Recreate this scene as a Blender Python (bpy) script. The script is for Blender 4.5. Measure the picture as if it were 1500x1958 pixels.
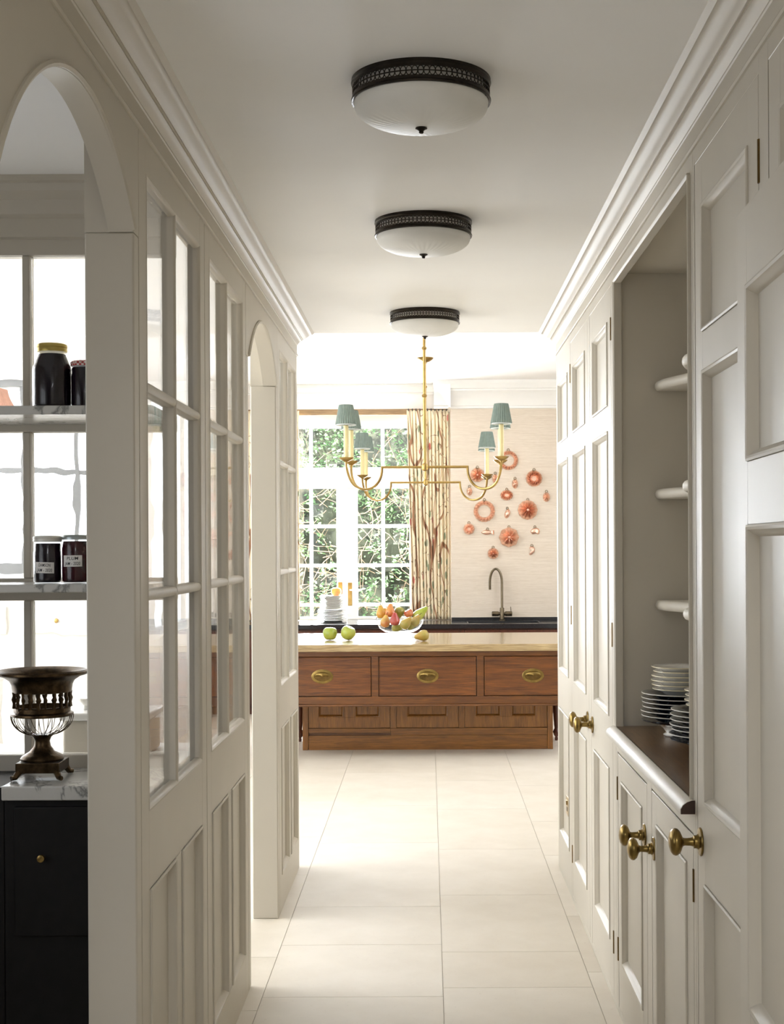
import bpy, bmesh, math, random
from mathutils import Vector, Matrix
R = random.Random(7)
PI = math.pi
SC = bpy.context.scene
COL = SC.collection
for o in list(bpy.data.objects):
    bpy.data.objects.remove(o)

# ------------------------------------------------------------------ camera, sky, lights, exposure
E = 1.6                                   # eye height
cam_d = bpy.data.cameras.new('camera')
cam = bpy.data.objects.new('camera', cam_d); COL.objects.link(cam)
cam.location = (0, 0, E)
cam.rotation_euler = (PI / 2, 0.005, 0)
cam_d.sensor_fit = 'VERTICAL'; cam_d.sensor_height = 36.0; cam_d.sensor_width = 36.0
cam_d.lens = 2700 / 1958 * 36
cam_d.shift_x = -70 / 1958; cam_d.shift_y = 66 / 1958
cam_d.clip_start = 0.05; cam_d.clip_end = 200
SC.camera = cam

SC.view_settings.view_transform = 'Standard'
SC.view_settings.look = 'None'
SC.view_settings.gamma = 1.0
SC.view_settings.use_curve_mapping = False
SC.view_settings.exposure = 1.2
SC.cycles.diffuse_bounces = 8
SC.cycles.transparent_max_bounces = 24

w = bpy.data.worlds.new('sky'); SC.world = w; w.use_nodes = True
bgn = w.node_tree.nodes['Background']
bgn.inputs[0].default_value = (0.90, 0.96, 1.0, 1); bgn.inputs[1].default_value = 2.2

def sun(name, d, e, ang, col):
    l = bpy.data.lights.new(name, 'SUN'); l.energy = e; l.angle = ang; l.color = col
    o = bpy.data.objects.new(name, l); COL.objects.link(o)
    o.rotation_euler = Vector(d).to_track_quat('-Z', 'Y').to_euler(); return o
def area(name, loc, d, sx, sy, e, col):
    l = bpy.data.lights.new(name, 'AREA'); l.shape = 'RECTANGLE'; l.size = sx; l.size_y = sy; l.energy = e; l.color = col
    o = bpy.data.objects.new(name, l); COL.objects.link(o); o.location = loc
    o.rotation_euler = Vector(d).to_track_quat('-Z', 'Z').to_euler(); return o
sun('sun', (0.35, 0.75, -1.0), 13, 0.01, (1.0, 0.96, 0.88))
DAY = (0.89, 0.935, 1.0)
area('daylight_kitchen_side_window', (-4.55, 10.0, 1.75), (1, 0, -0.35), 4.0, 2.3, 150, DAY)
area('daylight_kitchen_garden_window', (-0.84, 14.62, 1.90), (0, -1, -0.04), 1.4, 2.0, 215, DAY)
area('daylight_kitchen_right_window', (3.30, 10.6, 1.75), (-1, 0, -0.35), 4.0, 2.2, 62, DAY)
area('daylight_scullery_window', (-4.55, 6.2, 1.75), (1, 0, -0.03), 3.0, 2.2, 78, DAY)
area('fill_hall_overhead', (0.0, -0.9, 2.64), (0, 0, -1), 1.1, 2.2, 32, (0.87, 0.92, 1.0))  # added overhead fill for the near corridor, no rooflight exists there
area('fill_pantry_side', (-2.10, 2.55, 1.55), (1, 0, 0.08), 1.3, 1.6, 5, DAY)  # added weak fill lamp, the pantry itself has no window

# ------------------------------------------------------------------ materials
MATS = {}
def nodes_of(name):
    m = bpy.data.materials.new(name); m.use_nodes = True
    nt = m.node_tree; b = nt.nodes['Principled BSDF']; MATS[name] = m
    return m, nt, b
def lnk(nt, a, b): nt.links.new(a, b)
def nd(nt, t, **kw):
    n = nt.nodes.new(t)
    for k, v in kw.items(): setattr(n, k, v)
    return n
def coords(nt, scale=(1, 1, 1), rot=(0, 0, 0), src='Object'):
    tc = nd(nt, 'ShaderNodeTexCoord'); mp = nd(nt, 'ShaderNodeMapping')
    mp.inputs['Scale'].default_value = scale; mp.inputs['Rotation'].default_value = rot
    lnk(nt, tc.outputs[src], mp.inputs[0]); return mp.outputs[0]
def noise(nt, v, s, det=4, rough=.55, dist=0):
    n = nd(nt, 'ShaderNodeTexNoise'); n.inputs['Scale'].default_value = s; n.inputs['Detail'].default_value = det
    n.inputs['Roughness'].default_value = rough; n.inputs['Distortion'].default_value = dist
    if v is not None: lnk(nt, v, n.inputs['Vector'])
    return n
def ramp(nt, f, stops):
    r = nd(nt, 'ShaderNodeValToRGB'); e = r.color_ramp.elements
    while len(e) > 1: e.remove(e[-1])
    e[0].position = stops[0][0]; e[0].color = (*stops[0][1], 1)
    for p, c in stops[1:]:
        x = e.new(p); x.color = (*c, 1)
    lnk(nt, f, r.inputs[0]); return r.outputs[0]
def bump(nt, b, h, strength, dist=.01):
    n = nd(nt, 'ShaderNodeBump'); n.inputs['Strength'].default_value = strength; n.inputs['Distance'].default_value = dist
    lnk(nt, h, n.inputs['Height']); lnk(nt, n.outputs[0], b.inputs['Normal']); return n
def mixc(nt, f, a, c):
    m = nd(nt, 'ShaderNodeMix', data_type='RGBA')
    if isinstance(f, (int, float)): m.inputs[0].default_value = f
    else: lnk(nt, f, m.inputs[0])
    for i, x in ((6, a), (7, c)):
        if isinstance(x, tuple): m.inputs[i].default_value = (*x, 1)
        else: lnk(nt, x, m.inputs[i])
    return m.outputs[2]
def simple(name, col, rough=.5, metal=0, spec=.5, coat=0, var=0.06, vs=30, bmp=0, bs=200, trans=0):
    m, nt, b = nodes_of(name)
    v = coords(nt)
    n = noise(nt, v, vs)
    lo = tuple(max(0, c * (1 - var)) for c in col); hi = tuple(min(1, c * (1 + var)) for c in col)
    lnk(nt, ramp(nt, n.outputs[0], [(.3, lo), (.7, hi)]), b.inputs['Base Color'])
    b.inputs['Roughness'].default_value = rough; b.inputs['Metallic'].default_value = metal
    b.inputs['Specular IOR Level'].default_value = spec; b.inputs['Coat Weight'].default_value = coat
    b.inputs['Transmission Weight'].default_value = trans
    if bmp:
        bump(nt, b, noise(nt, v, bs).outputs[0], bmp, .002)
    return m
def wood(name, dark, light, axis, scale=1.0, rough=.35, coat=.25):
    m, nt, b = nodes_of(name)
    s = [14, 14, 14]; s[axis] = 1.1
    v = coords(nt, tuple(x * scale for x in s))
    n1 = noise(nt, v, 3.0, 6, .6, .6)
    s2 = [90, 90, 90]; s2[axis] = 3
    n2 = noise(nt, coords(nt, tuple(x * scale for x in s2)), 3.0, 3, .6)
    c1 = ramp(nt, n1.outputs[0], [(.25, dark), (.5, tuple((a + c) / 2 for a, c in zip(dark, light))), (.72, light)])
    c2 = ramp(nt, n2.outputs[0], [(.38, (.45, .40, .36)), (.58, (1, 1, 1))])
    mm = nd(nt, 'ShaderNodeMix', data_type='RGBA', blend_type='MULTIPLY'); mm.inputs[0].default_value = .7
    lnk(nt, c1, mm.inputs[6]); lnk(nt, c2, mm.inputs[7]); lnk(nt, mm.outputs[2], b.inputs['Base Color'])
    b.inputs['Roughness'].default_value = rough; b.inputs['Coat Weight'].default_value = coat; b.inputs['Coat Roughness'].default_value = .2
    bump(nt, b, n2.outputs[0], .12, .002)
    return m

simple('paint', (.535, .495, .42), .48, spec=.5, var=.025, vs=3, bmp=.03, bs=60)
simple('paint_shell', (.535, .495, .42), .6, spec=.3, var=.025, vs=3)
simple('ceiling_white', (.90, .895, .885), .7, spec=.2, var=.015, vs=2)
simple('gloss_white', (.82, .81, .78), .35, var=.02, vs=4)
simple('plaster_white', (.80, .78, .74), .7, spec=.2, var=.02, vs=3)
simple('brass_aged', (.25, .17, .055), .30, 1, var=.25, vs=25)
simple('brass', (.42, .285, .10), .30, 1, var=.12, vs=30)
simple('brass_dark', (.16, .10, .035), .35, 1, var=.3, vs=30)
simple('bronze', (.035, .028, .022), .35, .85, var=.3, vs=40)
simple('urn_metal', (.075, .048, .024), .32, .95, var=.5, vs=50, bmp=.3, bs=160)
simple('copper', (.84, .54, .41), .36, 1, var=.12, vs=40)
simple('candle', (.66, .56, .28), .45, var=.03)
simple('china', (.78, .76, .71), .15, coat=.5, var=.03, vs=12)
simple('china_gold', (.80, .72, .50), .2, coat=.4, var=.05)
simple('mahogany', (.030, .010, .006), .35, coat=.3, var=.3, vs=20)
simple('dark_cabinet', (.006, .005, .005), .55, spec=.3, var=.3)
simple('bar_backlit', (.15, .15, .145), .5, var=.03)  # white bars darkened in colour to read as backlit against the sky
simple('grey_paint', (.33, .33, .33), .45, var=.03)
simple('stalk', (.07, .035, .015), .7, var=.3)
simple('lid_gold', (.55, .42, .12), .35, .7, var=.15)
simple('lid_white', (.70, .68, .62), .4, .2, var=.05)
simple('lid_steel', (.45, .50, .50), .35, .8, var=.1)
simple('paper', (.80, .78, .75), .7, var=.03)
simple('ink', (.012, .012, .015), .6, var=.1)
simple('jam_dark', (.006, .002, .006), .25, coat=.0, var=.4)
simple('jam_plum', (.035, .003, .006), .25, coat=.0, var=.5)
simple('jam_red', (.38, .03, .012), .25, coat=.0, var=.4)
simple('terracotta_cloth', (.62, .36, .28), .8, var=.1, vs=20)
simple('green_cloth', (.42, .56, .30), .85, var=.25, vs=25)
simple('string', (.62, .57, .48), .8, var=.1)
simple('bark', (.34, .24, .16), .85, var=.4, vs=20)
simple('soil', (.10, .08, .055), .9, var=.4, vs=8)
simple('tap_bronze', (.14, .11, .07), .3, .9, var=.2)
simple('sink_dark', (.012, .013, .015), .3, var=.3)
simple('pleat_green', (.195, .24, .21), .85, spec=.1, var=.08, vs=40)
simple('shade_trim', (.72, .74, .70), .8, var=.05)

m, nt, b = nodes_of('limestone')
v = coords(nt); oi = nd(nt, 'ShaderNodeObjectInfo')
n1 = noise(nt, v, 4, 5, .6); n2 = noise(nt, v, 55, 3, .7)
c = ramp(nt, n1.outputs[0], [(.25, (.60, .545, .46)), (.75, (.67, .62, .54))])
c2 = ramp(nt, n2.outputs[0], [(.27, (.72, .68, .62)), (.36, (1, 1, 1))])
mm = nd(nt, 'ShaderNodeMix', data_type='RGBA', blend_type='MULTIPLY'); mm.inputs[0].default_value = .45
lnk(nt, c, mm.inputs[6]); lnk(nt, c2, mm.inputs[7])
tint = ramp(nt, oi.outputs['Random'], [(0, (.95, .94, .92)), (1, (1.0, 1.0, 1.0))])
m3 = nd(nt, 'ShaderNodeMix', data_type='RGBA', blend_type='MULTIPLY'); m3.inputs[0].default_value = 1
lnk(nt, mm.outputs[2], m3.inputs[6]); lnk(nt, tint, m3.inputs[7]); lnk(nt, m3.outputs[2], b.inputs['Base Color'])
b.inputs['Roughness'].default_value = .6; b.inputs['Specular IOR Level'].default_value = .3
bump(nt, b, n2.outputs[0], .05, .002)
simple('grout', (.46, .42, .36), .8, var=.05)

wood('oak_drawer', (.070, .019, .002), (.225, .072, .008), 0)
wood('oak_rail', (.075, .022, .0025), (.21, .072, .009), 0)
wood('oak_post', (.18, .066, .008), (.36, .148, .022), 2)
wood('oak_door', (.19, .072, .009), (.37, .155, .024), 2)
wood('oak_plinth', (.16, .058, .007), (.32, .130, .019), 0)
wood('worktop_wood', (.36, .25, .115), (.56, .43, .235), 0, .7, .13, .6)
wood('dresser_top', (.10, .045, .011), (.19, .095, .028), 1, 1.0, .3, .4)
wood('pole_wood', (.20, .12, .05), (.36, .23, .11), 0, 1, .5, .1)
wood('redwood', (.055, .012, .005), (.13, .035, .014), 2)

m, nt, b = nodes_of('granite')
vo = nd(nt, 'ShaderNodeTexVoronoi'); vo.inputs['Scale'].default_value = 140; lnk(nt, coords(nt), vo.inputs['Vector'])
lnk(nt, ramp(nt, vo.outputs['Distance'], [(.0, (.30, .32, .36)), (.16, (.016, .017, .02))]), b.inputs['Base Color'])
b.inputs['Roughness'].default_value = .12

m, nt, b = nodes_of('marble')
v = coords(nt)
n1 = noise(nt, coords(nt, (1, 1, .45), (0.3, .9, .6)), 4.5, 7, .6, .9)
lnk(nt, ramp(nt, n1.outputs[0], [(.38, (.60, .59, .56)), (.475, (.58, .57, .54)), (.5, (.22, .22, .21)), (.525, (.60, .59, .56)), (.8, (.68, .67, .64))]), b.inputs['Base Color'])
b.inputs['Roughness'].default_value = .2

m, nt, b = nodes_of('grasscloth')
n1 = noise(nt, coords(nt, (1.5, 1.5, 120)), 2.0, 3, .6); n2 = noise(nt, coords(nt, (6, 6, 420)), 2.0, 2, .6)
c = ramp(nt, n1.outputs[0], [(.3, (.62, .53, .43)), (.7, (.73, .65, .55))])
c2 = ramp(nt, n2.outputs[0], [(.36, (.80, .77, .72)), (.5, (1, 1, 1))])
mm = nd(nt, 'ShaderNodeMix', data_type='RGBA', blend_type='MULTIPLY'); mm.inputs[0].default_value = .7
lnk(nt, c, mm.inputs[6]); lnk(nt, c2, mm.inputs[7]); lnk(nt, mm.outputs[2], b.inputs['Base Color'])
b.inputs['Roughness'].default_value = .8; b.inputs['Specular IOR Level'].default_value = .2

m, nt, b = nodes_of('curtain_print')
uv = coords(nt, (1, 1, 1), src='UV')
uvs = coords(nt, (3.4, 1.0, 1), (0, 0, .15), 'UV')
vein = noise(nt, uvs, 1.0, 1.5, .5, .5)
trunk = ramp(nt, vein.outputs[0], [(.478, (0, 0, 0)), (.485, (1, 1, 1)), (.508, (1, 1, 1)), (.515, (0, 0, 0))])
tw = noise(nt, coords(nt, (6, 4, 1), (0, 0, .5), 'UV'), 1.0, 1, .5, .8)
twig = ramp(nt, tw.outputs[0], [(.491, (0, 0, 0)), (.497, (1, 1, 1)), (.503, (1, 1, 1)), (.509, (0, 0, 0))])
vo = nd(nt, 'ShaderNodeTexVoronoi'); vo.inputs['Scale'].default_value = 1; vo.inputs['Randomness'].default_value = 1
lnk(nt, coords(nt, (13, 7, 1), (0, 0, .6), 'UV'), vo.inputs['Vector'])
leafm = ramp(nt, vo.outputs['Distance'], [(.24, (1, 1, 1)), (.30, (0, 0, 0))])
leafc = ramp(nt, vo.outputs['Color'], [(0, (.19, .22, .13)), (.35, (.28, .31, .20)), (.55, (.72, .63, .47)), (.70, (.72, .63, .47)), (.72, (.50, .13, .10)), (.80, (.55, .20, .16)), (.82, (.24, .28, .17)), (1, (.34, .36, .26))])
cream = (.80, .69, .50)
c = mixc(nt, twig, cream, (.20, .10, .05)); c = mixc(nt, leafm, c, leafc)
tmask = nd(nt, 'ShaderNodeMath', operation='MULTIPLY'); lnk(nt, trunk, tmask.inputs[0]); tmask.inputs[1].default_value = .92
c = mixc(nt, tmask.outputs[0], c, (.27, .12, .06))
lnk(nt, c, b.inputs['Base Color']); b.inputs['Roughness'].default_value = .85; b.inputs['Specular IOR Level'].default_value = .15

m, nt, b = nodes_of('blue_transfer')
n1 = noise(nt, coords(nt), 26, 5, .65, .8)
lnk(nt, ramp(nt, n1.outputs[0], [(.42, (.006, .010, .022)), (.55, (.012, .022, .04)), (.62, (.20, .24, .27)), (.68, (.02, .03, .05))]), b.inputs['Base Color'])
b.inputs['Roughness'].default_value = .15; b.inputs['Coat Weight'].default_value = .5

m, nt, b = nodes_of('gingham')
ck = nd(nt, 'ShaderNodeTexChecker'); ck.inputs['Scale'].default_value = 150; lnk(nt, coords(nt), ck.inputs['Vector'])
ck.inputs['Color1'].default_value = (.42, .03, .03, 1); ck.inputs['Color2'].default_value = (.75, .62, .58, 1)
lnk(nt, ck.outputs[0], b.inputs['Base Color']); b.inputs['Roughness'].default_value = .4

def glass_thin(name, ior, wob, ws, tint=(1, 1, 1), vs=(1, 1, 1)):
    m = bpy.data.materials.new(name); m.use_nodes = True; nt = m.node_tree; MATS[name] = m
    nt.nodes.remove(nt.nodes['Principled BSDF']); out = nt.nodes['Material Output']
    tr = nd(nt, 'ShaderNodeBsdfTransparent'); tr.inputs[0].default_value = (*tint, 1)
    gl = nd(nt, 'ShaderNodeBsdfGlossy'); gl.inputs['Roughness'].default_value = .0
    fr = nd(nt, 'ShaderNodeFresnel'); ge = nd(nt, 'ShaderNodeNewGeometry'); mr = nd(nt, 'ShaderNodeMapRange')
    mr.inputs['To Min'].default_value = ior; mr.inputs['To Max'].default_value = 1 / ior      # both faces of a thin pane reflect alike
    lnk(nt, ge.outputs['Backfacing'], mr.inputs['Value']); lnk(nt, mr.outputs[0], fr.inputs['IOR'])
    mx = nd(nt, 'ShaderNodeMixShader'); lnk(nt, fr.outputs[0], mx.inputs[0]); lnk(nt, tr.outputs[0], mx.inputs[1]); lnk(nt, gl.outputs[0], mx.inputs[2])
    if wob:
        n = noise(nt, coords(nt, vs), ws, 2, .5, .6)
        bp = nd(nt, 'ShaderNodeBump'); bp.inputs['Strength'].default_value = wob; bp.inputs['Distance'].default_value = .01
        lnk(nt, n.outputs[0], bp.inputs['Height']); lnk(nt, bp.outputs[0], gl.inputs['Normal'])
    lnk(nt, mx.outputs[0], out.inputs[0]); return m
glass_thin('pane_glass', 1.5, .03, 9, vs=(1, 3.0, .5))
glass_thin('window_glass', 1.35, 0, 1)
glass_thin('bowl_glass', 1.25, 0, 1, (.97, .985, .98))
glass_thin('jar_glass', 1.35, 0, 1)
m, nt, b = nodes_of('old_glass')
b.inputs['Transmission Weight'].default_value = 1; b.inputs['Roughness'].default_value = 0; b.inputs['IOR'].default_value = 1.45
b.inputs['Base Color'].default_value = (1, 1, 1, 1)

m, nt, b = nodes_of('frosted_glass')
n1 = noise(nt, coords(nt), 12, 2)
lnk(nt, ramp(nt, n1.outputs[0], [(.3, (.80, .80, .78)), (.7, (.84, .84, .82))]), b.inputs['Base Color'])
b.inputs['Roughness'].default_value = .5; b.inputs['Specular IOR Level'].default_value = .3

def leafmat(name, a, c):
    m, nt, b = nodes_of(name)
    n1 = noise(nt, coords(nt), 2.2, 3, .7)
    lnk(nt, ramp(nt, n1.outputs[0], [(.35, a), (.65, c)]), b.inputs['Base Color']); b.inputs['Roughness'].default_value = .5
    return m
leafmat('leaf', (.075, .175, .07), (.27, .42, .21))
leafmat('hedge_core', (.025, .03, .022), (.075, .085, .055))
def fruit(name, base, blush, spot=None, sc=11):
    m, nt, b = nodes_of(name)
    n1 = noise(nt, coords(nt), sc, 3, .5)
    c = ramp(nt, n1.outputs[0], [(.38, base), (.66, blush)])
    n2 = noise(nt, coords(nt), 110, 2, .5)
    c = mixc(nt, ramp(nt, n2.outputs[0], [(.68, (0, 0, 0)), (.74, (1, 1, 1))]), c, spot or tuple(x * .4 for x in base))
    lnk(nt, c, b.inputs['Base Color']); b.inputs['Roughness'].default_value = .32; b.inputs['Coat Weight'].default_value = .25
    return m
fruit('skin_green', (0.265, 0.328, 0.027), (0.406, 0.437, 0.070))
fruit('skin_yellow', (0.515, 0.328, 0.031), (0.562, 0.265, 0.039))
fruit('skin_orange', (0.546, 0.234, 0.039), (0.484, 0.109, 0.039))
fruit('skin_red', (0.328, 0.027, 0.027), (0.429, 0.070, 0.055))
fruit('skin_apple_red', (0.374, 0.039, 0.023), (0.468, 0.156, 0.047))
fruit('skin_olive', (0.203, 0.195, 0.027), (0.312, 0.281, 0.047), (0.070, 0.039, 0.016))
fruit('skin_russet', (0.390, 0.234, 0.039), (0.328, 0.265, 0.055), (0.109, 0.055, 0.016))
fruit('skin_blush', (0.562, 0.359, 0.055), (0.546, 0.172, 0.047))

# ------------------------------------------------------------------ mesh helpers
ORG = {}
def root(name, loc, label=None, cat=None, group=None, kind=None):
    o = bpy.data.objects.new(name, None); COL.objects.link(o); o.location = loc; o.empty_display_size = .05
    ORG[o.name] = Vector(loc); tag(o, label, cat, group, kind); return o
def tag(o, label=None, cat=None, group=None, kind=None):
    if label: o['label'] = label
    if cat: o['category'] = cat
    if group: o['group'] = group
    if kind: o['kind'] = kind
    return o
class MB:
    def __init__(s): s.v = []; s.f = []; s.mi = []
    def add(s, vs, fs, mi=0):
        k = len(s.v); s.v += [tuple(p) for p in vs]; s.f += [tuple(i + k for i in f) for f in fs]; s.mi += [mi] * len(fs); return s
    def box(s, a, c, mi=0, m=None):
        (x0, y0, z0), (x1, y1, z1) = a, c
        vs = [(x0, y0, z0), (x1, y0, z0), (x1, y1, z0), (x0, y1, z0), (x0, y0, z1), (x1, y0, z1), (x1, y1, z1), (x0, y1, z1)]
        if m: vs = [m(*p) for p in vs]
        return s.add(vs, [(0, 3, 2, 1), (4, 5, 6, 7), (0, 1, 5, 4), (1, 2, 6, 5), (2, 3, 7, 6), (3, 0, 4, 7)], mi)
    def lathe(s, prof, c=(0, 0, 0), seg=24, axis='Z', mi=0, mis=None, rmod=None, cap=True):
        vs = []; n = len(prof)
        for i in range(seg):
            a = 2 * PI * i / seg
            for j, (r, h) in enumerate(prof):
                rr = r * (rmod(a, j) if rmod else 1)
                p = (rr * math.cos(a), rr * math.sin(a), h)
                if axis == 'X': p = (p[2], p[0], p[1])
                if axis == 'Y': p = (p[0], p[2], p[1])
                vs.append((c[0] + p[0], c[1] + p[1], c[2] + p[2]))
        k = len(s.v); s.v += vs
        for i in range(seg):
            i2 = (i + 1) % seg
            for j in range(n - 1):
                s.f.append((k + i * n + j, k + i2 * n + j, k + i2 * n + j + 1, k + i * n + j + 1)); s.mi.append(mis[j] if mis else mi)
        if cap:
            if prof[0][0] > 1e-5: s.f.append(tuple(k + i * n for i in range(seg))); s.mi.append(mis[0] if mis else mi)
            if prof[-1][0] > 1e-5: s.f.append(tuple(k + i * n + n - 1 for i in reversed(range(seg)))); s.mi.append(mis[-1] if mis else mi)
        return s
    def tube(s, pts, r, seg=8, mi=0, closed=False):
        pts = [Vector(p) for p in pts]; n = len(pts); k = len(s.v)
        rs = r if isinstance(r, (list, tuple)) else [r] * n
        up = None
        for i, p in enumerate(pts):
            if closed: t = (pts[(i + 1) % n] - pts[i - 1])
            else: t = pts[min(i + 1, n - 1)] - pts[max(i - 1, 0)]
            t.normalize()
            if up is None: up = Vector((0, 0, 1)) if abs(t.z) < .9 else Vector((1, 0, 0))
            x = t.cross(up)
            if x.length < 1e-4: x = t.orthogonal()
            x.normalize(); y = x.cross(t); up = y
            for j in range(seg):
                a = 2 * PI * j / seg; s.v.append(tuple(p + (x * math.cos(a) + y * math.sin(a)) * rs[i]))
        for i in range(n if closed else n - 1):
            i2 = (i + 1) % n
            for j in range(seg):
                j2 = (j + 1) % seg
                s.f.append((k + i * seg + j, k + i * seg + j2, k + i2 * seg + j2, k + i2 * seg + j)); s.mi.append(mi)
        if not closed:
            s.f.append(tuple(k + j for j in reversed(range(seg)))); s.f.append(tuple(k + (n - 1) * seg + j for j in range(seg))); s.mi += [mi, mi]
        return s
    def extrude(s, poly, a, c, m, mi=0):
        """poly: (p,q) section; extruded from a to c; m(t,p,q)->xyz"""
        n = len(poly)
        vs = [m(a, *p) for p in poly] + [m(c, *p) for p in poly]
        fs = [(i, (i + 1) % n, n + (i + 1) % n, n + i) for i in range(n)] + [tuple(reversed(range(n))), tuple(range(n, 2 * n))]
        return s.add(vs, fs, mi)
    def frame_loops(s, m, u0, u1, w0, w1, prof, fill=False):
        """picture-frame moulding: prof = (inset, n); m(u,w,n)->xyz"""
        k = len(s.v)
        for t, n in prof:
            s.v += [m(u0 + t, w0 + t, n), m(u1 - t, w0 + t, n), m(u1 - t, w1 - t, n), m(u0 + t, w1 - t, n)]
        for i in range(len(prof) - 1):
            for j in range(4):
                j2 = (j + 1) % 4
                s.f.append((k + 4 * i + j, k + 4 * i + j2, k + 4 * i + 4 + j2, k + 4 * i + 4 + j)); s.mi.append(0)
        if fill:
            q = k + 4 * (len(prof) - 1); s.f.append((q, q + 1, q + 2, q + 3)); s.mi.append(0)
        return s
    def mesh(s, name, mats, off=(0, 0, 0), sharp=.6):
        me = bpy.data.meshes.new(name)
        o = Vector(off)
        me.from_pydata([tuple(Vector(p) - o) for p in s.v], [], s.f)
        for mt in (mats if isinstance(mats, (list, tuple)) else [mats]): me.materials.append(MATS[mt])
        me.polygons.foreach_set('material_index', s.mi)
        bm = bmesh.new(); bm.from_mesh(me)
        bmesh.ops.remove_doubles(bm, verts=bm.verts, dist=1e-6)
        bmesh.ops.recalc_face_normals(bm, faces=bm.faces)
        for f in bm.faces: f.smooth = True
        for e in bm.edges: e.smooth = e.is_manifold and e.calc_face_angle(9) < sharp
        bm.to_mesh(me); bm.free(); me.update()
        return me
    def build(s, name, mats, parent=None, bevel=0, sharp=.6, **props):
        off = ORG[parent.name] if parent else Vector((0, 0, 0))
        me = s.mesh(name, mats, off, sharp)
        o = bpy.data.objects.new(name, me); COL.objects.link(o)
        if parent: o.parent = parent
        ORG[o.name] = off
        if bevel:
            b = o.modifiers.new('bevel', 'BEVEL'); b.width = bevel; b.segments = 2; b.limit_method = 'ANGLE'; b.angle_limit = .9
        for k, v in props.items(): o[k] = v
        return o
def place(name, me, loc, parent=None, rot=None, scale=None):
    o = bpy.data.objects.new(name, me); COL.objects.link(o)
    if parent: o.parent = parent; o.location = Vector(loc) - ORG[parent.name]
    else: o.location = loc
    if rot: o.rotation_euler = rot
    if scale: o.scale = scale
    ORG[o.name] = Vector(loc); return o
def solo(mb, name, mats, loc, label, cat, group=None, bevel=0, sharp=.6):
    """one-mesh thing, mesh given in world space, origin moved to loc"""
    me = mb.mesh(name, mats, loc, sharp); o = bpy.data.objects.new(name, me); COL.objects.link(o); o.location = loc
    ORG[o.name] = Vector(loc)
    if bevel:
        bb = o.modifiers.new('bevel', 'BEVEL'); bb.width = bevel; bb.segments = 2; bb.limit_method = 'ANGLE'; bb.angle_limit = .9
    return tag(o, label, cat, group)

XL, XR = -.655, .644
YE = 7.07                    # end of the corridor
HC, HK = 2.67, 3.24          # ceiling of corridor / kitchen
mL = lambda u, w_, n: (XL + n, u, w_)
mR = lambda u, w_, n: (XR - n, u, w_)
OVOLO = [(0, 0), (0, .003), (.004, .005), (.009, .003), (.011, -.001), (.016, -.006), (.019, -.012), (.021, -.0165), (.025, -.017)]

def slab_holes(mb, m, u0, u1, w0, w1, us, ws, n0, n1):
    """slab with a grid of rectangular holes: us = [(a,b)..] columns, ws = [(a,b)..] rows"""
    us = sorted(us); ws = sorted(ws)
    mb.box((u0, w0, n0), (us[0][0], w1, n1), m=m); mb.box((us[-1][1], w0, n0), (u1, w1, n1), m=m)
    a, c = us[0][0], us[-1][1]
    e = [w0] + [x for h in ws for x in h] + [w1]
    for i in range(0, len(e), 2): mb.box((a, e[i], n0), (c, e[i + 1], n1), m=m)
    for (p, q), (r_, s_) in zip(us[:-1], us[1:]):
        for h in ws: mb.box((q, h[0], n0), (r_, h[1], n1), m=m)
def panelled(name, parent, m, u0, u1, w0, w1, us, ws, thick=.022, mat='paint', sub=True):
    mb = MB(); slab_holes(mb, m, u0, u1, w0, w1, us, ws, -thick, 0)
    d = mb.build(name, mat, parent, bevel=.0015)
    own = d if sub else parent
    for (a, c) in us:
        for (h0, h1) in ws:
            p = MB().frame_loops(m, a, c, h0, h1, OVOLO); p.build('moulding', mat, own)
            MB().box((a + .002, h0 + .002, -thick), (c - .002, h1 - .002, -.0165), m=m).build('panel', mat, own)
    return d

# ------------------------------------------------------------------ the room shell
def S(name, mb, mat, kind='structure', **kw):
    o = mb.build(name, mat, **kw); o['kind'] = kind; return o
fl = MB().box((-4.75, -2.6, -.12), (3.6, 14.6, -.003))
floor = S('floor', fl, 'grout')
cols = [(-1.89, -1.245, None), (-1.245, -.6, [2.2, 3.1, 3.85, 4.876, 5.51, 6.9, 7.8, 8.9, 10.2, 11.1, 12.4, 13.45]),
        (-.6, .0445, [2.0, 3.3, 4.2, 5.02, 5.677, 6.28, 7.63, 8.72, 10.0, 11.2, 12.3, 13.45]),
        (.0445, .588, [2.4, 3.6, 4.35, 5.118, 5.57, 6.477, 7.46, 8.6, 9.64, 10.9, 12.1, 13.45]),
        (.588, 1.23, [1.8, 3.0, 4.1, 5.3, 6.1, 7.3, 8.2, 9.43, 10.6, 11.9, 13.45]), (1.23, 1.87, None)]
for x0, x1, ys in cols:
    if ys is None:
        ys = [2.0]
        while ys[-1] < 13.4: ys.append(ys[-1] + R.choice([.6, .8, .95, 1.15]))
    ys = [-2.6] + ys
    for a, c in zip(ys[:-1], ys[1:]):
        g = .0012
        place('tile', MB().box((-(x1 - x0) / 2 + g, -(c - a) / 2 + g, -.012), ((x1 - x0) / 2 - g, (c - a) / 2 - g, 0)).mesh('tile', 'limestone'), ((x0 + x1) / 2, (a + c) / 2, 0), floor)
for a, c in ((-4.7, -1.89), (1.87, 3.55)):     # rest of the same paving, out of view
    MB().box((a, -2.5, -.012), (c, 14.5, -.0005)).build('paving', 'limestone', floor, kind='stuff')

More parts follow.
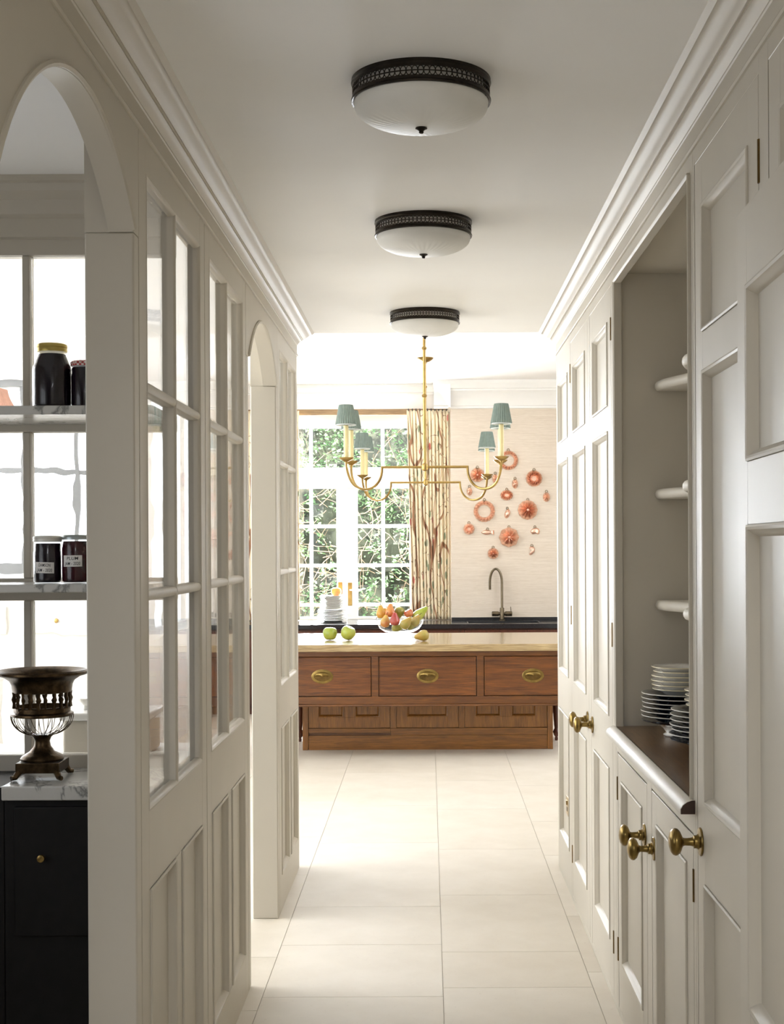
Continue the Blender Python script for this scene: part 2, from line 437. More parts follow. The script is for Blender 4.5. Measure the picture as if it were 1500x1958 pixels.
ceiling = S('ceiling', MB().box((XL - .11, -2.6, HC), (1.35, YE, HC + .06)), 'ceiling_white')
S('ceiling', MB().box((-4.75, -2.6, 2.70), (XL - .11, 4.33, 2.76)), 'ceiling_white')
S('ceiling', MB().box((-4.75, 4.25, HK), (3.6, 14.75, HK + .08)), 'ceiling_white')
S('wall_bulkhead', MB().box((XL - .11, YE - .1, HC + .06), (3.5, YE, HK)).box((XL - .11, 4.25, HC + .06), (XL, YE - .1, HK)), 'plaster_white')
S('wall_pantry_head', MB().box((-4.75, 4.25, 2.70), (XL - .11, 4.33, HK)), 'plaster_white')
S('wall_right', MB().box((1.28, -2.6, 0), (1.4, YE, HK)).box((1.4, YE - .12, 0), (3.5, YE, HK)).box((1.4, -2.6, HC), (1.41, YE, HK)), 'paint_shell')
S('wall_near', MB().box((-4.75, -2.7, 0), (1.4, -2.6, HC + .1)), 'paint_shell')
S('wall_pantry', MB().box((-2.25, -2.6, 0), (-2.15, 4.33, 2.72)), 'paint_shell')
S('wall_scullery', MB().box((-4.75, 4.25, 0), (-4.65, 14.6, HK)), 'plaster_white')
S('wall_kitchen_right', MB().box((3.4, YE, 0), (3.5, 14.6, HK)), 'plaster_white')
S('wall_kitchen_back', MB().box((.224, 14.07, 0), (3.5, 14.55, HK)), 'grasscloth')
# garden window wall, with its opening
WX0, WX1, WZ0, WZ1 = -1.5, -.176, .86, 2.86
S('wall_window', MB().box((-2.2, 14.42, 0), (WX0, 14.55, HK)).box((WX1, 14.42, 0), (.224, 14.55, HK)).box((WX0, 14.42, 0), (WX1, 14.55, WZ0)).box((WX0, 14.42, WZ1), (WX1, 14.55, HK)), 'plaster_white')
# scullery end wall with its own window
S2 = (-4.3, -2.32, 1.42, 2.86)
S('wall_scullery_end', MB().box((-4.65, 10.5, 0), (S2[0], 10.62, HK)).box((S2[1], 10.5, 0), (-2.1, 10.62, HK)).box((S2[0], 10.5, 0), (S2[1], 10.62, S2[2])).box((S2[0], 10.5, S2[3]), (S2[1], 10.62, HK)).box((-2.22, 10.62, 0), (-2.1, 10.75, HK)).box((-2.22, 14.0, 0), (-2.1, 14.55, HK)).box((-2.22, 10.75, 0), (-2.1, 14.0, .9)).box((-2.22, 10.75, 2.85), (-2.1, 14.0, HK)), 'plaster_white')  # return-wall opening is invented so white sky shows through the screen panes

def side_window(n, x, y0, y1, z0, z1, sgn):
    r0 = root(f'window_{n}', (x, (y0 + y1) / 2, z0)); tag(r0, kind='structure')
    f = MB()
    for a, c, p, q in ((y0, y0 + .07, z0, z1), (y1 - .07, y1, z0, z1), (y0 + .07, y1 - .07, z0, z0 + .07), (y0 + .07, y1 - .07, z1 - .07, z1)): f.box((min(x, x + sgn * .045), a, p), (max(x, x + sgn * .045), c, q))
    f.build('frame', 'gloss_white', r0)
    k = max(2, round((y1 - y0) / .8))
    for i in range(1, k): y = y0 + (y1 - y0) * i / k; MB().box((min(x, x + sgn * .035), y - .03, z0 + .07), (max(x, x + sgn * .035), y + .03, z1 - .07)).build('mullion', 'gloss_white', r0)
    MB().box((min(x, x + sgn * .012), y0 + .07, z0 + .07), (max(x, x + sgn * .012), y1 - .07, z1 - .07)).build('pane', 'window_glass', r0)
side_window(4, -4.649, 7.95, 12.05, .55, 2.95, 1); side_window(5, -4.649, 4.65, 7.75, .6, 2.9, 1); side_window(6, 3.399, 8.55, 12.65, .6, 2.9, -1); side_window(8, -2.17, 10.75, 14.0, .9, 2.85, 1); side_window(7, -2.149, 1.85, 3.25, .7, 2.4, 1)  # last two invented: return-wall window whitens the panes, pantry window dresses the fill lamp

# ------------------------------------------------------------------ cornices
def cornice(name, m, u0, u1, top, prof, mat='paint'):
    o = MB().extrude(prof, u0, u1, m).build(name, mat, sharp=.35); o['kind'] = 'structure'; return o
CP = [(-.004, -.118), (.005, -.117), (.007, -.111), (.005, -.106), (.001, -.104), (.001, -.062), (.004, -.060), (.004, -.056), (.008, -.052), (.014, -.046), (.020, -.042), (.026, -.040),
      (.026, -.036), (.031, -.036), (.031, -.032), (.036, -.029), (.044, -.026), (.052, -.022), (.060, -.015), (.066, -.011), (.074, -.009), (.076, -.009), (.088, 0), (-.004, 0)]
cornice('trim_1', lambda t, p, q: (XL + p, t, HC + q), -2.5, YE, HC, CP)
cornice('trim_2', lambda t, p, q: (XR - p, t, HC + q), -2.5, YE, HC, CP)
KP = [(0, -.27), (.02, -.265), (.02, -.245), (.035, -.24), (.05, -.20), (.085, -.14), (.13, -.10), (.13, -.085), (.15, -.08), (.17, -.03), (.17, 0), (0, 0)]
cornice('trim_3', lambda t, p, q: (t, 14.07 - p, HK + q), .06, 3.4, HK, KP, 'gloss_white')
cornice('trim_4', lambda t, p, q: (t, 14.42 - p, HK + q), -2.1, .224, HK, KP, 'gloss_white')
cornice('trim_5', lambda t, p, q: (.224 - p, t, HK + q), 13.905, 14.42, HK, KP, 'gloss_white')
PP = [(0, -.17), (.012, -.165), (.012, -.11), (.03, -.10), (.04, -.06), (.07, -.04), (.08, -.02), (.1, -.018), (.1, 0), (0, 0)]
cornice('trim_6', lambda t, p, q: (t, 4.25 - p, 2.70 + q), -2.15, XL - .11, 2.7, PP)
cornice('trim_7', lambda t, p, q: (t, 10.5 - p, HK + q), -4.6, -2.1, HK, KP, 'gloss_white')

# ------------------------------------------------------------------ left screen wall
wl = root('wall_left', (XL, 4.6, 0)); tag(wl, kind='structure')
ZT = E + .955
MB().box((XL - .11, -2.6, ZT), (XL, YE, HC)).build('frieze', 'paint', wl)
MB().box((XL - .11, -2.6, 0), (XL, 2.02, ZT)).build('solid_bay', 'paint', wl)
def glazed_bay(y0, y1):
    us_t = (y0 + .085, y1 - .085); mid = (us_t[0] + us_t[1]) / 2
    g0, g1 = E - .614, E + .872
    mb = MB()
    m = mL; n0 = -.036
    mb.box((y0 + .004, 0, n0), (us_t[0], ZT - .001, 0), m=m); mb.box((us_t[1], 0, n0), (y1 - .004, ZT - .001, 0), m=m)
    mb.box((us_t[0], g1, n0), (us_t[1], ZT - .001, 0), m=m)
    mb.box((us_t[0], E - .798, n0), (us_t[1], g0, 0), m=m)
    mb.box((us_t[0], 0, n0), (us_t[1], E - 1.446, 0), m=m)
    mb.box((mid - .045, E - 1.446, n0), (mid + .045, E - .798, 0), m=m)
    bay = mb.build('glazed_bay', 'paint', wl, bevel=.0018)
    for a, c in ((us_t[0] + .01, mid - .045), (mid + .045, us_t[1] - .01)):
        if a - us_t[0] < .02 and a > us_t[0]: MB().box((us_t[0], E - 1.446, n0), (a, E - .798, 0), m=m).build('fillet', 'paint', bay)
        if us_t[1] - c < .02 and c < us_t[1]: MB().box((c, E - 1.446, n0), (us_t[1], E - .798, 0), m=m).build('fillet', 'paint', bay)
        MB().frame_loops(m, a, c, E - 1.446, E - .798, OVOLO).build('moulding', 'paint', bay)
        MB().box((a + .002, E - 1.444, -.034), (c - .002, E - .80, -.0165), m=m).build('panel', 'paint', bay)
    # glazing: ovolo-moulded bars on both faces, glass in the middle
    GL = [(0, 0), (.003, .0015), (.007, -.001), (.010, -.004), (.012, -.009), (.012, -.019)]
    MB().frame_loops(m, us_t[0], us_t[1], g0, g1, GL).build('glazing_bead', 'paint', bay)
    BAR = [(-.013, -.034), (-.013, -.012), (-.011, -.005), (-.006, -.001), (0, 0), (.006, -.001), (.011, -.005), (.013, -.012), (.013, -.034)]
    MB().extrude(BAR, g0, g1, lambda t, p, n: mL(mid + p, t, n)).build('glazing_bar', 'paint', bay)
    zs = [E - .112, E + .378]
    for z in zs:
        for a, c in ((us_t[0], mid - .006), (mid + .006, us_t[1])):
            MB().extrude(BAR, a, c, lambda t, p, n, z=z: mL(t, z + p, n)).build('glazing_bar', 'paint', bay)
    rows = [g0] + zs + [g1]
    for a, c in ((us_t[0] + .004, mid - .004), (mid + .004, us_t[1] - .004)):
        for p, q in zip(rows[:-1], rows[1:]):
            MB().box((a, p + .004, -.022), (c, q - .004, -.0195), m=m).build('pane', 'pane_glass', bay)
    return bay
glazed_bay(3.205, 4.15); glazed_bay(4.15, 5.085); glazed_bay(6.14, YE)
def arch_bay(y0, y1, a0, a1, c):
    """a0..a1 clear opening"""
    Rr = .66; ztop = E + .882; n = 28
    pts = []
    for i in range(n + 1):
        u = (a0 - c) + (a1 - a0) * i / n; pts.append((c + u, ztop - (Rr - math.sqrt(Rr * Rr - u * u))))
    mb = MB()
    for (ya, za), (yb, zb) in zip(pts[:-1], pts[1:]):
        vs = [mL(ya, za, 0), mL(yb, zb, 0), mL(yb, ZT, 0), mL(ya, ZT, 0), mL(ya, za, -.055), mL(yb, zb, -.055), mL(yb, ZT, -.055), mL(ya, ZT, -.055)]
        mb.add(vs, [(0, 1, 2, 3), (7, 6, 5, 4), (0, 4, 5, 1)])
    for a, b_, zs in ((y0 + .002, a0, pts[0][1]), (a1, y1 - .002, pts[-1][1])):
        mb.box((a, zs, -.055), (b_, ZT, 0), m=mL)
    ar = mb.build('arch', 'paint', wl, bevel=0)
    path = [mL(y, z + .007, .001) for y, z in pts]
    MB().tube(path, .007, 6).build('bead', 'paint', ar)
    for a, b_, zs in ((y0 + .002, a0 - .006, pts[0][1]), (a1 + .006, y1 - .002, pts[-1][1])):
        MB().box((a, 0, -.11), (b_, zs, 0), m=mL).build('pier', 'paint', wl, bevel=.004)
        MB().box((a, zs, -.11), (b_, ZT, -.055), m=mL).build('pier_head', 'paint', wl)
    return ar
arch_bay(2.02, 3.205, 2.13, 3.145, 2.695); arch_bay(5.085, 6.14, 5.155, 6.075, 5.615)
# brass bolt plate on the edge of the far opening
bp = MB().box((XL - .075, 5.1495, E - .535), (XL - .05, 5.156, E - .37)).build('bolt_plate', 'brass', wl)
bp2 = MB()
for z in (E - .41, E - .48): MB().tube([(XL - .062, 5.156, z), (XL - .062, 5.185, z), (XL - .062, 5.19, z)], [.003, .003, .006], 8).build('bolt_knob', 'brass_aged', bp)

# ------------------------------------------------------------------ right-hand cupboards
def knob(parent, y, z):
    k = MB().lathe([(.0, 0), (.030, 0), (.031, .002), (.029, .005), (.017, .007), (.014, .012), (.014, .018), (.010, .020), (.0085, .026), (.008, .040), (.010, .044),
                    (.016, .047), (.024, .051), (.0285, .057), (.0295, .062), (.0275, .068), (.021, .0735), (.010, .077), (0, .078)], (0, 0, 0), 28, 'X')
    k.v = [(XR - p[0], y + p[1] * 1.1, z + p[2] * 1.1) for p in k.v]
    return k.build('knob', 'brass_aged', parent, label='aged brass knob on a round rose')
def hinge(parent, y, z0, z1):
    return MB().lathe([(.0, z0), (.0055, z0), (.0055, z1), (0, z1)], (XR + .0015, y, 0), 10).build('hinge', 'brass_dark', parent)
PAN = [(E - 1.41, E - .795), (E - .61, E + .41), (E + .50, E + .80)]
DT, DB = E + .913, .022
def door(parent, y0, y1, st=.095):
    return panelled('door', parent, mR, y0, y1, DB, DT, [(y0 + st, y1 - st)], PAN)
G = .0055
# tall double cupboard at the kitchen end
tc = root('tall_cupboard', (.95, 5.97, 0), 'tall painted double cupboard with paired doors at the kitchen end', 'cupboard')
MB().box((XR + .024, 4.872, .0), (1.28, YE, HC)).build('carcass', 'paint', tc)
fr = MB()
for a, c in ((4.872, 4.955), (5.615, 5.685), (6.372, 6.42)): fr.box((a, 0, -.024), (c, ZT - .001, 0), m=mR)
for a, c in ((4.955, 5.615), (5.685, 6.372)): fr.box((a, DT, -.024), (c, ZT - .001, 0), m=mR); fr.box((a, 0, -.024), (c, DB, 0), m=mR)
fr.build('face_frame', 'paint', tc, bevel=.0015)
MB().box((4.872, ZT, -.024), (YE, HC - .001, 0), m=mR).build('frieze', 'paint', tc)
panelled('end_panel', tc, mR, 6.422, YE, 0, ZT - .001, [(6.51, 6.985)], PAN, thick=.024)
dB = door(tc, 5.685 + G, 6.372 - G); knob(dB, 5.735, E - .705)
dC = door(tc, 4.955 + G, 5.615 - G); knob(dC, 5.565, E - .705)
for z in ((E + .735, E + .82), (E - .355, E - .27), (E - 1.43, E - 1.35)): hinge(dB, 6.372, *z)
for z in ((E + .72, E + .80), (E - .355, E - .27), (E - 1.43, E - 1.35)): hinge(dC, 4.953, *z)
# near tall cupboards
tn = root('tall_cupboard', (.95, 2.3, 0), 'tall painted cupboard behind the open door, nearest the camera', 'cupboard')
MB().box((XR + .024, -.2, 0), (1.28, 3.418, HC)).build('carcass', 'paint', tn)
fr = MB()
for a, c in ((3.398, 3.418), (2.66, 2.735), (1.92, 1.985), (-.2, 1.2)): fr.box((a, 0, -.024), (c, ZT - .001, 0), m=mR)
for a, c in ((1.2, 1.92), (1.985, 2.66), (2.735, 3.398)): fr.box((a, DT, -.024), (c, ZT - .001, 0), m=mR); fr.box((a, 0, -.024), (c, DB, 0), m=mR)
fr.build('face_frame', 'paint', tn, bevel=.0015)
MB().box((-.2, ZT, -.024), (3.418, HC - .001, 0), m=mR).build('frieze', 'paint', tn)
dD = door(tn, 2.735 + G, 3.398 - G, .086); knob(dD, 3.352, E - .704)
dE = door(tn, 1.985 + G, 2.66 - G, .086); dF = door(tn, 1.2 + G, 1.92 - G, .086)
for z in ((E + .70, E + .785), (E - .355, E - .27), (E - 1.43, E - 1.35)): hinge(dD, 2.733, *z)
# dresser between them: open niche, shaped shelves, wooden top, two doors below
dr = root('dresser', (.95, 4.14, 0), 'painted dresser with open shelved niche above two low doors', 'dresser')
N0, N1, NT = 3.455, 4.845, E + .905
XB = 1.08
ca = MB()
ca.box((XR + .024, 3.42, 0), (1.28, 4.87, E - .66))                        # lower carcass
ca.box((XB, 3.42, E - .66), (1.28, 4.87, HC)); ca.box((XR + .024, 3.42, E - .66), (XB, N0 - .012, HC)); ca.box((XR + .024, N1 + .012, E - .66), (XB, 4.87, HC))
ca.box((XR + .024, N0 - .012, NT + .03), (XB, N1 + .012, HC))
ca.build('carcass', 'paint', dr)
fr = MB()
for a, c in ((3.42, N0), (N1, 4.87)): fr.box((a, E - .655, -.024), (c, ZT - .001, 0), m=mR)
fr.box((N0, NT, -.024), (N1, ZT - .001, 0), m=mR)
for a, c in ((3.42, 3.447), (4.10, 4.184), (4.833, 4.87)): fr.box((a, 0, -.024), (c, E - .655, 0), m=mR)
for a, c in ((3.447, 4.10), (4.184, 4.833)): fr.box((a, E - .705, -.024), (c, E - .655, 0), m=mR); fr.box((a, 0, -.024), (c, DB, 0), m=mR)
fr.build('face_frame', 'paint', dr, bevel=.0015)
MB().box((3.42, ZT, -.024), (4.87, HC - .001, 0), m=mR).build('frieze', 'paint', dr)
NB = [(.006, .003), (.006, .007), (.003, .009), (0, .008), (-.004, .004), (-.004, -.02), (.006, -.02)]
bd = MB()
bd.extrude(NB, N0, N1, lambda t, p, n: mR(t, NT + p, n)); bd.extrude(NB, E - .62, NT, lambda t, p, n: mR(N0 - p, t, n)); bd.extrude(NB, E - .62, NT, lambda t, p, n: mR(N1 + p, t, n))
bd.build('niche_bead', 'paint', dr)
MB().box((XR - .004, N0 - .01, E - .655), (XB, N1 + .01, E - .62)).build('worktop', 'dresser_top', dr)
NO = [(-.036, .0), (-.036, .012), (-.030, .022), (-.020, .029), (-.008, .033), (.0, .033), (.0, .0)]
nz = MB().extrude(NO, 3.428, 4.869, lambda t, p, q: (XR + p, t, E - .653 + q)).build('nosing', 'paint', dr, bevel=.001)
MB().extrude([(p * .96, q) for p, q in NO], 3.4265, 3.4278, lambda t, p, q: (XR + p, t, E - .653 + q)).build('nosing_end', 'mahogany', nz)
LW = [(E - 1.41, E - .793)]
d1 = panelled('door', dr, mR, 4.184 + G, 4.833 - G, DB, E - .705 - G, [(4.184 + .095, 4.833 - .095)], LW); knob(d1, 4.232, E - .868)
d2 = panelled('door', dr, mR, 3.447 + G, 4.10 - G, DB, E - .705 - G, [(3.447 + .09, 4.10 - .09)], LW); knob(d2, 4.055, E - .871)
for z in ((E - .87, E - .79), (E - 1.42, E - 1.34)): hinge(d1, 4.834, *z); hinge(d2, 3.445, *z)
def shaped_shelf(zc):
    fr_ = []; n = 60; c = (N0 + N1) / 2; h = (N1 - N0) / 2
    for i in range(n + 1):
        t = -1 + 2 * i / n; at = abs(t)
        # serpentine front: full at the ends and centre, hollow between
        x = .835 - .045 * math.cos(at * PI * 2) - .028 * (1 - at)
        fr_.append((c + t * (h - .003), x))
    mb = MB(); th = .034
    prof = [(.0, -.5), (-.006, -.42), (-.011, -.2), (-.012, 0), (-.011, .2), (-.006, .42), (.0, .5)]
    k = len(mb.v); npf = len(prof)
    for y, x in fr_:
        for p, q in prof: mb.v.append((x + p, y, zc + q * th))
        mb.v.append((XB - .002, y, zc + .5 * th)); mb.v.append((XB - .002, y, zc - .5 * th))
    N = npf + 2
    for i in range(n):
        for j in range(N):
            j2 = (j + 1) % N; mb.f.append((i * N + j, i * N + j2, (i + 1) * N + j2, (i + 1) * N + j)); mb.mi.append(0)
    mb.f.append(tuple(range(N))); mb.f.append(tuple(n * N + j for j in range(N))); mb.mi += [0, 0]
    mb.build('shelf', 'paint', dr, sharp=.9)
for zc in (E + .545, E + .175, E - .204): shaped_shelf(zc)

# open door leaf standing in front of the near cupboard
dl = Vector((-.025, -1, 0)).normalized(); dp = Vector((.575, 2.62, 0)); nn = Vector((-1, .025, 0)).normalized()
mD = lambda u, w_, n: tuple(dp + dl * u + nn * n + Vector((0, 0, w_)))
leaf = panelled('door_1', None, mD, 0, .84, .008, E + .609, [(.088, .752)], [(.20, E - .95), (E - .836, E + .036), (E + .15, E + .467)], thick=.04)
leaf['kind'] = 'structure'

# socket on the end panel
so = root('socket', (XR, 6.574, .39), 'small square brass wall socket low on the end panel', 'socket')
MB().box((6.53, .347, 0), (6.618, .433, .005), m=mR).build('plate', 'brass', so, bevel=.002)
MB().box((6.556, .365, .005), (6.592, .385, .0055), m=mR).build('pin_holes', 'ink', so)
MB().box((6.566, .395, .005), (6.582, .415, .010), m=mR).build('switch', 'brass', so)

# ------------------------------------------------------------------ ceiling lights
def light_meshes():
    D = {}
    r = .158
    D['ceiling_plate'] = (MB().lathe([(0, 0), (r + .002, 0), (r + .002, -.004), (0, -.004)], seg=64), 'bronze', 0)
    b_ = MB().lathe([(r + .002, -.0042), (r + .003, -.008), (r, -.011), (r, -.017), (r - .002, -.017), (r - .002, -.0042)], seg=72, cap=False)
    b_.lathe([(r, -.037), (r, -.044), (r + .003, -.047), (r + .002, -.051), (r - .002, -.051), (r - .002, -.037)], seg=72, cap=False)
    b_.lathe([(r, -.0258), (r, -.0282), (r - .002, -.0282), (r - .002, -.0258)], seg=72, cap=False)
    D['band'] = (b_, 'bronze', 0)
    f = MB(); n = 76
    for row, (zc, sg) in enumerate(((-.0214, 1), (-.0326, -1))):
        for i in range(n):
            a0 = 2 * PI * i / n
            pts = []
            for j in range(7):
                t = PI * j / 6
                a = a0 + math.cos(t) * PI / n * .95; z = zc - sg * .0042 + sg * math.sin(t) * .0085
                pts.append(((r - .001) * math.cos(a), (r - .001) * math.sin(a), z))
            f.tube(pts, .0011, 4)
    D['fretwork'] = (f, 'bronze', 1)
    D['inner_drum'] = (MB().lathe([(r - .012, -.0042), (r - .012, -.050)], seg=48, cap=False), 'gloss_white', 0)
    prof = [(r - .003, -.0512), (r - .004, -.058)]
    for i in range(1, 15):
        t = i / 14; prof.append(((r - .004) * math.cos(t * PI / 2) ** .85 if i < 14 else .006, -.058 - .050 * math.sin(t * PI / 2)))
    def rib(a, j):
        k = max(0, min(1, (j - 7) / 4)); return 1 + .022 * k * math.cos(a * 36)
    D['dome'] = (MB().lathe(prof, seg=216, rmod=rib), 'frosted_glass', 0)
    D['finial'] = (MB().lathe([(0, -.106), (.013, -.107), (.014, -.110), (.008, -.113), (.005, -.116), (.006, -.118), (.004, -.121), (0, -.122)], seg=20), 'bronze', 0)
    return {k: (mb.mesh(k, mt), st) for k, (mb, mt, st) in D.items()}
LM = light_meshes()
for y, lb in ((3.245, 'nearest flush ceiling light, frosted dome in a dark pierced metal band'), (4.65, 'middle one of three domed ceiling lights with pierced bands'), (6.46, 'farthest and smallest-looking flush ceiling light, above the brass chandelier')):
    r0 = root('ceiling_light', (-.012, y, HC), lb, 'ceiling light', 'flush ceiling lights along the corridor')
    for k, (me, st) in LM.items():
        o = place(k, me, (-.012, y, HC), r0)
        if st: o['kind'] = 'stuff'

# ------------------------------------------------------------------ chandeliers
def chandelier(y, label):
    cx = -.024; zc = E + .557; ph = .033
    t = root('chandelier', (cx, y, HK), label, 'chandelier', 'pair of brass candle chandeliers')
    rot = lambda p: (cx + p[0] * math.cos(ph) - (-p[1]) * math.sin(-ph) * -1, y + p[1] * math.cos(ph) - p[0] * math.sin(ph) * 0 + 0, p[2])
    def rt(p): return (cx + p[0] * math.cos(ph) + p[1] * math.sin(ph), y - p[0] * math.sin(ph) + p[1] * math.cos(ph), p[2])
    MB().lathe([(0, 0), (.072, 0), (.074, -.006), (.060, -.020), (.036, -.034), (.016, -.040), (.016, -.052), (0, -.052)], (cx, y, HK), 28).build('ceiling_rose', 'brass', t)
    MB().lathe([(.0, HK - .05), (.0105, HK - .05), (.0105, zc), (0, zc)], (cx, y, 0), 14).build('stem', 'brass', t)
    for z in (zc + .50, HK - .25): MB().lathe([(.0105, -.012), (.016, -.008), (.019, 0), (.016, .008), (.0105, .012)], (cx, y, z), 16).build('collar', 'brass', t)
    MB().lathe([(0, -.03), (.010, -.028), (.020, -.02), (.025, 0), (.020, .02), (.010, .028), (0, .03)], (cx, y, zc), 18).build('hub', 'brass', t)
    bar = MB().tube([rt((-.305, 0, zc)), rt((.305, 0, zc))], .0095, 10).build('crossbar', 'brass', t)
    for sx in (-1, 1):
        for sy in (-1, 1):
            pts = []; nA = 22
            for i in range(nA + 1):
                a = i / nA
                th = PI * a
                x = .30 + .117 - .117 * math.cos(th) + 0; yy = sy * .2 * max(0, (a - .35) / .65) ** 1.3
                z = zc - .005 - .150 * math.sin(th) ** .9
                pts.append((sx * x, yy, z + .03 * max(0, a - .75) / .25))
            pts.insert(0, (sx * .30, 0, zc + .006))
            ex, ey, ez = pts[-1]
            arm = MB().tube([rt(p) for p in pts], .0085, 8).build('arm', 'brass', t)
            c = rt((ex, ey, ez))
            MB().lathe([(0, -.004), (.010, -.004), (.012, .004), (.024, .010), (.040, .020), (.050, .030), (.052, .033), (.046, .032), (.018, .018), (0, .018)], c, 24).build('drip_pan', 'brass', t)
            MB().lathe([(0, .016), (.017, .016), (.017, .252), (.0145, .255), (0, .255)], c, 18).build('candle', 'candle', t)
            def pl(a, j): return 1 + .035 * math.cos(a * 28)
            sh = MB().lathe([(.047, .395), (.050, .385), (.052, .375), (.068, .285), (.0725, .262), (.0715, .262), (.067, .285), (.051, .375), (.046, .395)], c, 168, rmod=pl, cap=False).build('shade', 'pleat_green', t)
            MB().lathe([(.066, .262), (.070, .256), (.069, .254), (.065, .260)], c, 40, cap=False).build('shade_trim', 'shade_trim', sh)
chandelier(9.9, 'nearer brass chandelier with pleated green shades on cream candles')
chandelier(12.28, 'farther brass chandelier, hanging lower in view behind the first')

# ------------------------------------------------------------------ garden window, curtain, hedge
wn = root('window_1', (-.84, 14.48, .86)); tag(wn, kind='structure')
WY = 14.46
def wb(a, c, nm='glazing_bar', d=.02, mat='gloss_white'): return MB().box((a[0], WY - d, E + a[1]), (c[0], WY + d, E + c[1])).build(nm, mat, wn, bevel=.004)
zr = E
mb = MB()
for a, c in (((-1.5, -.74), (-1.43, 1.26)), ((-.197, -.74), (-.176, 1.26)), ((-1.43, 1.217), (-.197, 1.26)), ((-1.43, .60), (-.197, .81)), ((-1.43, -.74), (-.197, -.715))):
    mb.box((a[0], WY - .04, E + a[1]), (c[0], WY + .04, E + c[1]))
mb.build('frame', 'gloss_white', wn, bevel=.004)
wb((-.94, -.715), (-.84, .60), 'meeting_stile', .03); wb((-.836, -.715), (-.728, .60), 'meeting_stile', .03)
for x in (-1.201, -.465):
    wb((x - .016, -.715), (x + .016, .60)); wb((x - .016, .81), (x + .016, 1.217))
wb((-.853, .81), (-.823, 1.217))
for z in (.2125, -.1895, -.5925):
    for a, c in ((-1.43, -1.217), (-1.185, -.94), (-.728, -.481), (-.449, -.197)): wb((a, z - .0165), (c, z + .0165))
for a, c in ((-1.43, -.84), (-.836, -.197)): MB().box((a, WY - .003, E - .715), (c, WY + .003, E + .60)).build('pane', 'window_glass', wn)
MB().box((-1.43, WY - .003, E + .81), (-.197, WY + .003, E + 1.217)).build('pane', 'window_glass', wn)
for x, z0, z1 in ((-.905, -.48, -.36), (-.805, -.60, -.365)):
    hp = MB().box((x - .021, WY - .036, E + z0), (x + .021, WY - .03, E + z1)).build('handle_plate', 'brass', wn, bevel=.002)
    MB().tube([(x, WY - .036, E - .44), (x, WY - .075, E - .44), (x + (.11 if x > -.85 else -.05), WY - .078, E - .438)], .008, 8).build('handle', 'gloss_white' if x > -.85 else 'brass', hp)
MB().box((-2.1, 14.30, E + 1.335), (.20, 14.345, E + 1.395)).build('curtain_rail', 'pole_wood', wn, bevel=.004)

def curtain(x0, x1, y, z0, z1, folds, label, flare=0):
    nu, nv = folds * 14, 46; me_v = []; uvs = []; mb = MB()
    for j in range(nv + 1):
        t = j / nv; z = z1 + (z0 - z1) * t
        hd = max(0, 1 - t / .07)
        amp = .030 * (1 - .75 * hd); 
        pin = .05 * math.exp(-((t - .085) / .05) ** 2)
        for i in range(nu + 1):
            s = i / nu
            a = s * folds * 2 * PI + .5 * math.sin(3.1 * s * folds) + .3 * math.sin(t * 4 + s * 9)
            wx = x0 + (x1 - x0) * s + (1 - s) * flare * t
            xx = wx
            yy = y + .025 - amp * 2.1 * abs(math.cos(a / 2)) ** .55 * (1 + .18 * math.sin(5 * s))
            mb.v.append((xx, yy, z)); uvs.append((s * (x1 - x0) * 2.3, z))
    for j in range(nv):
        for i in range(nu):
            k = j * (nu + 1) + i; mb.f.append((k, k + 1, k + nu + 2, k + nu + 1)); mb.mi.append(0)
    loc = ((x0 + x1) / 2, y, z0)
    me = bpy.data.meshes.new('curtain'); me.from_pydata([tuple(Vector(p) - Vector(loc)) for p in mb.v], [], mb.f); me.materials.append(MATS['curtain_print'])
    ul = me.uv_layers.new(name='print')
    for l in me.loops: ul.data[l.index].uv = uvs[l.vertex_index]
    for p in me.polygons: p.use_smooth = True
    r0 = root('curtain', loc, label, 'curtain', 'floral curtains at the garden window')
    o = place('drape', me, loc, r0); so_ = o.modifiers.new('thickness', 'SOLIDIFY'); so_.thickness = .003
    hk = MB()
    for i in range(folds): 
        x = x0 + (x1 - x0) * (i + .5) / folds
        MB().tube([(x, y - .014, z1 - .01), (x, y - .018, z1 + .014)], .006, 6).build('hook', 'ink', r0)
    return r0
curtain(-.215, .205, 14.235, .868, E + 1.375, 11, 'floral printed curtain gathered right of the garden window', .05)
curtain(-2.06, -1.30, 14.235, .868, E + 1.375, 14, 'floral printed curtain at the left side of the garden window', 0)

